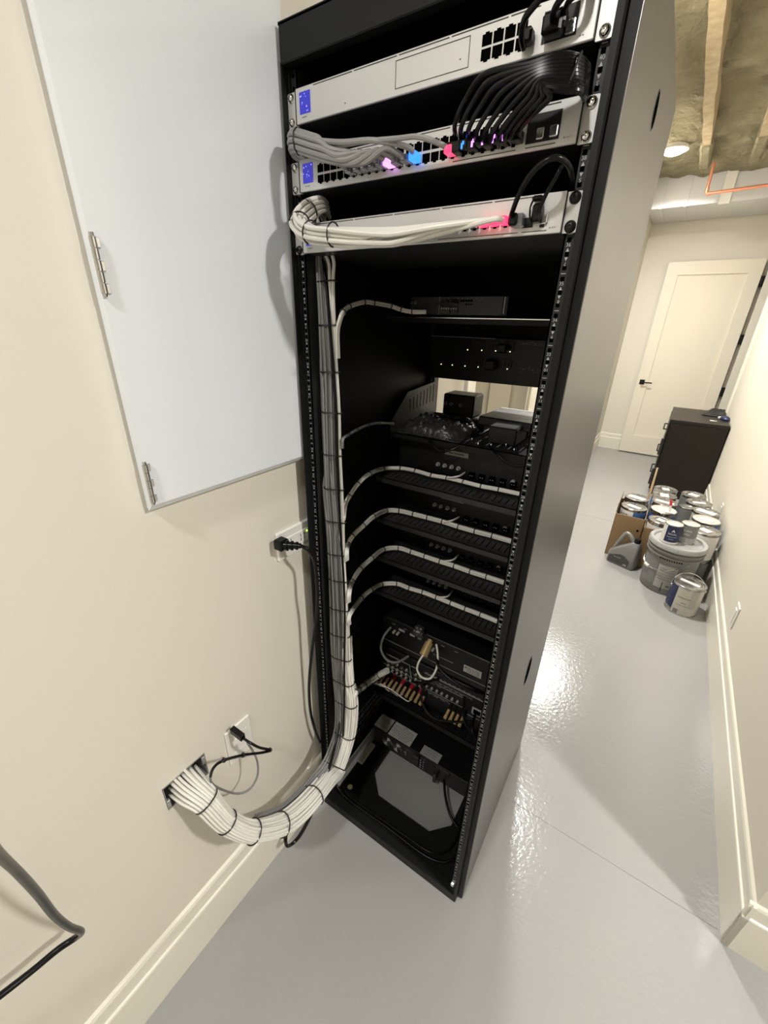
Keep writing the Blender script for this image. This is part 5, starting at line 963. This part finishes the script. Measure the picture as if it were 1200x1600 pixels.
ms = rthing('computer_mouse', 'black computer mouse beside the keyboard on the dresser', 'mouse', 0.862, 4.36, HD, math.radians(20))
m = MB(); prof = [(0.001, 0.036), (0.018, 0.034), (0.030, 0.026), (0.036, 0.014), (0.034, 0.002), (0.0, 0.0)]
m.lathe(prof, n=24, M=Matrix.Diagonal((0.95, 1.6, 1.0, 1.0))); m.build('shell', 'navy', ms, smooth=True)
m = MB(); m.box((-0.034, 0.030, 0.002), (-0.006, 0.062, 0.020), 0.004); m.build('side_patch', 'paper_white', ms)
def arcwrap(m, r, z0, z1, a0, a1, n=14, t=0.0008):
    vs = []; fs = []
    for i in range(n+1):
        a = math.radians(a0+(a1-a0)*i/n)
        for z in (z0, z1): vs.append(((r+t)*math.cos(a), (r+t)*math.sin(a), z))
    for i in range(n): fs.append((2*i, 2*i+2, 2*i+3, 2*i+1))
    m.add(vs, fs)
def bent(m, s, size, r, ang, z):
    a0 = math.radians(ang)
    m.text(s, size, Matrix(), bend=lambda v: Vector(((r)*math.cos(a0+v.x/r), (r)*math.sin(a0+v.x/r), z+v.y)))
def paint_can(u, v, z, r, h, label, grp=None, rz=0.0, wraps=(), body='can_steel', lid='can_steel', sticker=None, bail=None, texts=(), name='paint_can', tilt=0):
    """wraps: (z0, z1, angle0, angle1, material); angles are in the can's own frame, -90 faces the camera"""
    c = rthing(name, label, 'paint can', u, v, z, math.radians(rz), grp)
    m = MB(); m.lathe([(0, 0.002), (r*0.96, 0.002), (r*1.02, 0.0), (r*1.02, 0.004), (r, 0.006), (r, h-0.006), (r*1.02, h-0.004), (r*1.035, h-0.001), (r*1.02, h), (r*0.97, h), (r*0.955, h-0.003)], n=36); m.build('body', body, c, smooth=True)
    m = MB(); m.lathe([(0, h-0.006), (r*0.74, h-0.006), (r*0.76, h-0.0035), (r*0.80, h-0.0025), (r*0.88, h-0.0045), (r*0.90, h-0.001), (r*0.96, h-0.0005), (r*0.965, h-0.003)], n=36); m.build('lid', lid, c, smooth=True)
    for i, (z0, z1, a0, a1, mm) in enumerate(wraps): m = MB(); arcwrap(m, r+0.0004*i, z0*h, z1*h, a0, a1, 24); m.build('paper_label', mm, c, smooth=True)
    if sticker:
        m = MB(); sx, sy, sr = sticker; M = Matrix.Rotation(math.radians(sr), 4, 'Z'); m.box((-sx*r, -sy*r, h-0.0058), (sx*r, sy*r, h-0.0015), M=M); m.build('lid_sticker', 'paper_white', c)
    for (s, size, ang, zz, mm) in texts: m = MB(); bent(m, s, size, r+0.0016, ang, zz*h); m.build('lettering', mm, c)
    if bail is not None:
        up, bz = bail; e = h*0.80; m = MB(); R = r*1.06; pts = []
        for i in range(19):
            a = PI*i/18; pts.append(Vector((R*math.cos(a), -R*1.02*math.sin(a)*math.cos(up), e+R*1.02*math.sin(a)*math.sin(up))))
        M = Matrix.Rotation(math.radians(bz), 4, 'Z'); m.tube([M @ p for p in pts], 0.0016, 6); m.build('wire_handle', 'chrome', c, smooth=True)
        for s in (-1, 1):
            m = MB(); p = M @ Vector((s*(r-0.001), 0, e)); q = M @ Vector((s*(r+0.008), 0, e)); m.cyl(p, q, 0.010, 0.006, 12); m.build('handle_ear', 'can_steel', c, smooth=True)
    return c
WH = 'paper_cream'
# nearest gallon
paint_can(0.757, 2.03, 0, 0.079, 0.19, 'white labelled paint can with wire handle, standing alone in front of the grey pail', None, 0, wraps=((0.04, 0.93, -128, 60, WH), (0.16, 0.93, -205, -128, 'navy'), (0.30, 0.93, -75, -48, 'label_pale'), (0.06, 0.20, -120, -103, 'grey_label')), sticker=(0.62, 0.15, -22), bail=(math.radians(118), 8), texts=(('INTERIOR PAINT', 0.009, -95, 0.62, 'text_grey'), ('WARNING', 0.007, -92, 0.45, 'text_grey'), ('read label before use', 0.006, -92, 0.36, 'text_grey')))
# five gallon pail
pa = rthing('plastic_pail', 'big grey plastic pail with lid and pale label, two small cans on it', 'pail', 0.658, 2.262)
m = MB(); m.lathe([(0, 0.001), (0.126, 0.001), (0.130, 0.006), (0.134, 0.08), (0.138, 0.20), (0.140, 0.252), (0.150, 0.254), (0.150, 0.262), (0.1405, 0.264), (0.1405, 0.282), (0.152, 0.284), (0.152, 0.292), (0.1415, 0.294), (0.142, 0.312)], n=48); m.build('body', 'pail_grey', pa, smooth=True)
m = MB(); m.lathe([(0, 0.322), (0.124, 0.322), (0.128, 0.332), (0.134, 0.336), (0.148, 0.335), (0.1525, 0.328), (0.1525, 0.306), (0.147, 0.304)], n=48)
for k in range(16):
    a = 2*PI*k/16; M = Matrix.Rotation(a, 4, 'Z'); m.box((0.150, -0.0012, 0.305), (0.1535, 0.0012, 0.326), M=M)
m.build('lid', 'pail_lid', pa, smooth=True)
m = MB()
for k in range(10): a = math.radians(-118+k*5.0); M = Matrix.Rotation(a, 4, 'Z'); m.box((0.1395, -0.0022, 0.240), (0.1445, 0.0022, 0.252), M=M)
m.build('rim_slots', 'hole_black', pa)
def pw(z0, z1, a0, a1, mm, nm):
    m = MB(); vs = []; fs = []; n = 16
    for i in range(n+1):
        a = math.radians(a0+(a1-a0)*i/n)
        for z in (z0, z1): r = 0.1305+(z/0.252)*0.0098+0.0010; vs.append((r*math.cos(a), r*math.sin(a), z))
    for i in range(n): fs.append((2*i, 2*i+2, 2*i+3, 2*i+1))
    m.add(vs, fs); return m.build(nm, mm, pa, smooth=True)
pw(0.055, 0.232, -172, -118, 'grey_label', 'front_label'); pw(0.045, 0.205, -116, -74, 'label_pale', 'paper_label'); pw(0.058, 0.072, -88, -80, 'text_grey', 'barcode')
m = MB(); bent(m, 'ULTRA', 0.022, 0.1395, -140, 0.15); m.build('lettering', 'label_pale', pa)
for r in range(5): m = MB(); bent(m, 'mix contents well before use' if r % 2 else 'apply with brush or roller', 0.0058, 0.1395, -96, 0.18-r*0.018); m.build('lettering', 'text_grey', pa)
m = MB(); m.lathe([(0.1335, 0.02), (0.1375, 0.09)], n=2, a0=math.radians(-97.5), a1=math.radians(-96)); m.build('drip', 'hole_black', pa)
R = 0.152; pts = []
for i in range(25): a = PI*i/24; pts.append(Vector((R*math.cos(a), -R*1.0*math.sin(a)*0.92, 0.242-R*0.62*math.sin(a)*1.0)))
M = Matrix.Rotation(math.radians(-58), 4, 'Z'); m = MB(); m.tube([M @ p for p in pts], 0.0018, 6); m.build('wire_handle', 'chrome', pa, smooth=True)
m = MB(); m.tube([M @ p for p in pts[11:14]], 0.010, 10); m.build('handle_grip', 'paper_white', pa, smooth=True)
# quarts on the pail
c = paint_can(0.607, 2.225, 0.323, 0.0465, 0.124, 'small navy and white paint can on the left of the grey pail lid', None, 0, wraps=((0.03, 0.95, -200, -128, 'paper_white'), (0.13, 0.95, -128, -20, 'navy'), (0.03, 0.13, -128, -20, 'paper_white')), lid='paper_cream', sticker=None, texts=(('REGAL', 0.016, -84, 0.55, 'paper_white'), ('Interior Paint', 0.007, -84, 0.40, 'label_pale'), ('ACRYLIC', 0.007, -84, 0.28, 'label_pale')))
m = MB(); a0 = math.radians(-84); rr = 0.0484
def cylp(dx, z): return (rr*math.cos(a0+dx/rr), rr*math.sin(a0+dx/rr), z)
m.add([cylp(-0.010, 0.083), cylp(-0.004, 0.083), cylp(0.0, 0.100), cylp(0.0, 0.090)], [(0, 1, 3, 2)]); m.add([cylp(0.010, 0.083), cylp(0.004, 0.083), cylp(0.0, 0.100), cylp(0.0, 0.090)], [(1, 0, 2, 3)]); m.add([cylp(-0.024, 0.081), cylp(0.024, 0.081), cylp(0.024, 0.0825), cylp(-0.024, 0.0825)], [(0, 1, 2, 3)]); m.build('emblem', 'paper_white', c)
paint_can(0.690, 2.285, 0.323, 0.0465, 0.124, 'small grey labelled paint can beside the navy one on the pail lid', None, 0, wraps=((0.36, 0.92, -200, 20, 'grey_label'), (0.08, 0.34, -200, 20, 'pail_lid')), lid='paper_cream', texts=(('SUPER', 0.017, -98, 0.70, 'paper_white'), ('SPEC', 0.017, -96, 0.52, 'paper_white')))
# cardboard boxes
def carton(u, v, w, d, h, label, flap=True):
    c = rthing('cardboard_box', label, 'box', u, v, 0, 0, 'cardboard boxes with paint cans')
    t = 0.003; m = MB(); m.box((-w/2, -d/2, 0), (w/2, d/2, t)); m.box((-w/2, -d/2, 0), (w/2, -d/2+t, h)); m.box((-w/2, d/2-t, 0), (w/2, d/2, h)); m.box((-w/2, -d/2, 0), (-w/2+t, d/2, h)); m.box((w/2-t, -d/2, 0), (w/2, d/2, h)); m.mi = 1
    for a, b in (((-w/2, -d/2, h), (w/2, -d/2+t, h+0.001)), ((-w/2, -d/2, h), (-w/2+t, d/2, h+0.001)), ((w/2-t, -d/2, h), (w/2, d/2, h+0.001))): m.box(a, b)
    m.build('box_body', ['cardboard', 'cardboard_edge'], c)
    m = MB(); m.cyl((w*0.36, -d/2-0.0008, h*0.72), (w*0.36, -d/2+0.0005, h*0.72), 0.008, n=12); m.build('hand_hole', 'hole_black', c)
    if flap:
        m = MB(); m.box((-w/2-0.001, -d/2+0.02, h), (-w/2+0.002, d/2-0.02, h+0.07)); m.build('flap', 'cardboard', c)
    return c
carton(0.374, 2.655, 0.182, 0.345, 0.325, 'open cardboard box holding two paint cans, left of all, behind the grey jug')
carton(0.552, 2.492, 0.165, 0.155, 0.30, 'narrow cardboard box squeezed behind the grey pail', False)
gr = 'gallon paint cans in front of the dresser'
Rg = 0.0775
def stack(u, v, ztop, label, **k): return paint_can(u, v, ztop-0.19, Rg, 0.19, label, gr, **k)
bl = ((0.10, 0.80, -200, 20, WH), (0.42, 0.80, -130, -10, 'blue'))
stack(0.378, 2.575, 0.372, 'paint can with bar code stripes and blue label, front one in the open cardboard box', wraps=((0.06, 0.90, -200, -85, 'paper_white'), (0.30, 0.90, -85, 20, 'blue')), sticker=(0.55, 0.22, -25))
stack(0.378, 2.742, 0.385, 'bare silver topped paint can, rear one in the open cardboard box', wraps=bl, sticker=(0.7, 0.3, -20))
k = 0
for (u, v) in ((0.378, 2.575), (0.378, 2.742)):
    paint_can(u, v, 0.004, Rg, 0.176, ['paint can at the bottom of the open cardboard box, under the front one', 'paint can at the bottom of the open cardboard box, under the rear one'][k], gr, wraps=bl); k += 1
m = MB()
o = COL.objects
codes = MB()
for i in range(11):
    a0 = -165+i*5.5; arcwrap(codes, Rg+0.001, 0.085, 0.150, a0, a0+(1.4 if i % 3 else 3.0), 2)
cc = [x for x in COL.objects if x.get('label', '').startswith('paint can with bar code')][0]
codes.build('barcode', 'text_black', cc)
def pile(u, v, lab_top, low, top=0.375, **k):
    stack(u, v, top, lab_top, **k); paint_can(u, v, 0, Rg, 0.184, low, gr, wraps=bl if u < 0.75 else ((0.10, 0.85, -200, 20, 'grey_label'),))
pile(0.545, 3.11, 'open paint can without label, farthest on the left in front of the dresser', 'lower paint can under the farthest left one', wraps=((0.05, 0.55, -200, 20, 'blue'),), sticker=(0.3, 0.3, 10))
pile(0.543, 2.955, 'paint can with blue band and white lid sticker, second from the dresser on the left', 'lower paint can under the second one from the dresser', wraps=((0.30, 0.86, -200, 20, 'blue'), (0.05, 0.30, -200, 20, WH)), sticker=(0.35, 0.45, 5))
pile(0.551, 2.800, 'paint can with pale lid sticker just behind the red tipped brush', 'lower paint can behind the red tipped brush', wraps=((0.10, 0.80, -200, 20, WH),), sticker=(0.75, 0.22, -12))
stack(0.553, 2.647, 0.37, 'blue banded paint can under the red tipped brush', wraps=((0.42, 0.84, -200, 20, 'blue'), (0.06, 0.42, -200, 20, WH)), lid='paper_cream', sticker=(0.5, 0.3, 30))
paint_can(0.552, 2.492, 0.165, 0.073, 0.185, 'messy pale paint can with raised wire handle behind the navy small can', gr, wraps=((0.08, 0.85, -200, 20, 'paper_white'), (0.3, 0.5, -140, -60, 'grey_label')), bail=(math.radians(60), -10), sticker=(0.35, 0.25, -25))
paint_can(0.553, 2.650, 0, Rg, 0.178, 'lower paint can under the blue banded one', gr, wraps=bl)
pile(0.727, 3.10, 'paint can with shiny rim, farthest on the right in front of the dresser', 'lower paint can farthest on the right', wraps=((0.1, 0.9, -200, 20, 'pail_grey'),), sticker=(0.4, 0.3, -30))
pile(0.758, 2.955-0.015, 'paint can overlapping the farthest one on the right, pale smear on its lid', 'lower paint can, second on the right', wraps=((0.1, 0.9, -200, 20, 'pail_grey'),), sticker=(0.5, 0.2, 25))
paint_can(0.688, 2.80, 0.245, 0.047, 0.127, 'plain grey quart can in the middle of the paint cans', None, wraps=((0.05, 0.93, -200, 20, 'grey_label'),), lid='can_steel')
paint_can(0.688, 2.80, 0, Rg*0.7, 0.24, 'dark can under the plain grey quart can', None, wraps=bl)
pile(0.797, 2.775, 'paint can with bright lid close to the right wall', 'lower paint can close to the right wall', wraps=((0.1, 0.9, -200, 20, WH),), sticker=(0.7, 0.35, -25))
pile(0.793, 2.615, 'pale lidded paint can with blue label end, touching the right wall', 'lower paint can under the pale lidded one', wraps=((0.06, 0.92, -200, -55, 'label_pale'), (0.06, 0.92, -55, 20, 'blue')), lid='paper_cream', sticker=(0.5, 0.25, -20))
pile(0.789, 2.45, 'whitish dented paint can right behind the grey small can', 'lower paint can at the right, nearest the pail', top=0.365, wraps=((0.06, 0.92, -200, 20, 'paper_white'), (0.3, 0.6, -170, -130, 'grey_label')), sticker=(0.4, 0.3, -40))
# brush / opener and stirring stick on the cans
m = MB(); br = rthing('paint_brush', 'white handled brush with a red tip standing on the blue banded paint can', 'paint brush', 0.590, 2.600, 0.3695)
m = MB(); m.tube([Vector((-0.005, 0.0, 0.010)), Vector((-0.010, 0.004, 0.055))], [0.008, 0.0065], 10); m.box((-0.03, -0.016, 0), (0.03, 0.012, 0.012), 0.004); m.build('handle', 'paper_white', br, smooth=True)
m = MB(); m.tube([Vector((-0.010, 0.004, 0.055)), Vector((-0.016, 0.006, 0.092))], [0.009, 0.006], 10); m.build('red_tip', 'red_plastic', br, smooth=True)
m = MB(); P0 = RP(0.455, 2.90, 0.004); P1 = RP(0.447, 2.99, 0.56)
st = MB(); d = (P1-P0).normalized(); s = Vector((0.012, 0, 0)); nrm = Vector((0, 0.002, 0))
st.add([P0-s-nrm, P0+s-nrm, P1+s*0.5-nrm, P1-s*0.5-nrm, P0-s+nrm, P0+s+nrm, P1+s*0.5+nrm, P1-s*0.5+nrm], [(0, 1, 2, 3), (7, 6, 5, 4), (0, 4, 5, 1), (1, 5, 6, 2), (2, 6, 7, 3), (3, 7, 4, 0)])
tag(st.build('stirring_stick', 'cardboard_edge'), 'pale wooden paint stirring stick leaning beside the left row of cans', 'stick')
# grey jug
jg = rthing('plastic_jug', 'silver grey plastic oil jug with dark label standing in front of the cardboard box', 'jug', 0.405, 2.395, 0, math.radians(-20))
def loft(m, rings):
    n = len(rings[0]); vs = [p for r in rings for p in r]; fs = []
    for j in range(len(rings)-1):
        for i in range(n): fs.append((j*n+i, j*n+(i+1)%n, (j+1)*n+(i+1)%n, (j+1)*n+i))
    fs += [tuple(range(n-1, -1, -1)), tuple(range((len(rings)-1)*n, len(rings)*n))]; m.add(vs, fs)
def rrect(cx, w, d, z, r=0.014, n=4):
    out = []
    for sx, sy, a0 in ((1, 1, 0), (-1, 1, 90), (-1, -1, 180), (1, -1, 270)):
        for q in range(n+1): a = math.radians(a0+90*q/n); out.append(Vector((cx+sx*(w/2-r)+r*math.cos(a), sy*(d/2-r)+r*math.sin(a), z)))
    return out
m = MB(); loft(m, [rrect(0, 0.170, 0.088, 0.0, 0.02), rrect(0, 0.182, 0.098, 0.008, 0.02), rrect(0, 0.182, 0.098, 0.085, 0.02), rrect(0.018, 0.145, 0.094, 0.120, 0.02), rrect(0.038, 0.098, 0.080, 0.155, 0.02), rrect(0.050, 0.064, 0.058, 0.180, 0.018), rrect(0.056, 0.044, 0.044, 0.192, 0.018)]); m.build('body', 'jug_silver', jg, smooth=50)
m = MB(); m.tube([Vector(p) for p in crom([(0.045, 0, 0.172), (0.012, 0, 0.215), (-0.012, 0, 0.232), (-0.030, 0, 0.222), (-0.052, 0, 0.165), (-0.074, 0, 0.095), (-0.080, 0, 0.075)], 7)], 0.0135, 10); m.build('handle', 'jug_silver', jg, smooth=True)
m = MB(); m.cyl((0.056, 0, 0.190), (0.056, 0, 0.222), 0.0195, 0.0185, 20); m.build('cap', 'gear_black', jg, smooth=True)
m = MB(); m.add([(-0.078, -0.0500, 0.012), (0.058, -0.0500, 0.012), (0.062, -0.0500, 0.060), (0.022, -0.0500, 0.088), (-0.010, -0.0500, 0.088), (-0.078, -0.0500, 0.058)], [(0, 1, 2, 3, 4, 5)]); m.build('label', 'jug_label', jg)
m = MB(); m.box((0.026, -0.0508, 0.018), (0.050, -0.0502, 0.028)); m.text('SAE 5W-30', 0.010, Matrix.Translation((-0.02, -0.0508, 0.060)) @ Matrix.Rotation(PI/2, 4, 'X')); m.build('label_print', 'label_pale', jg)
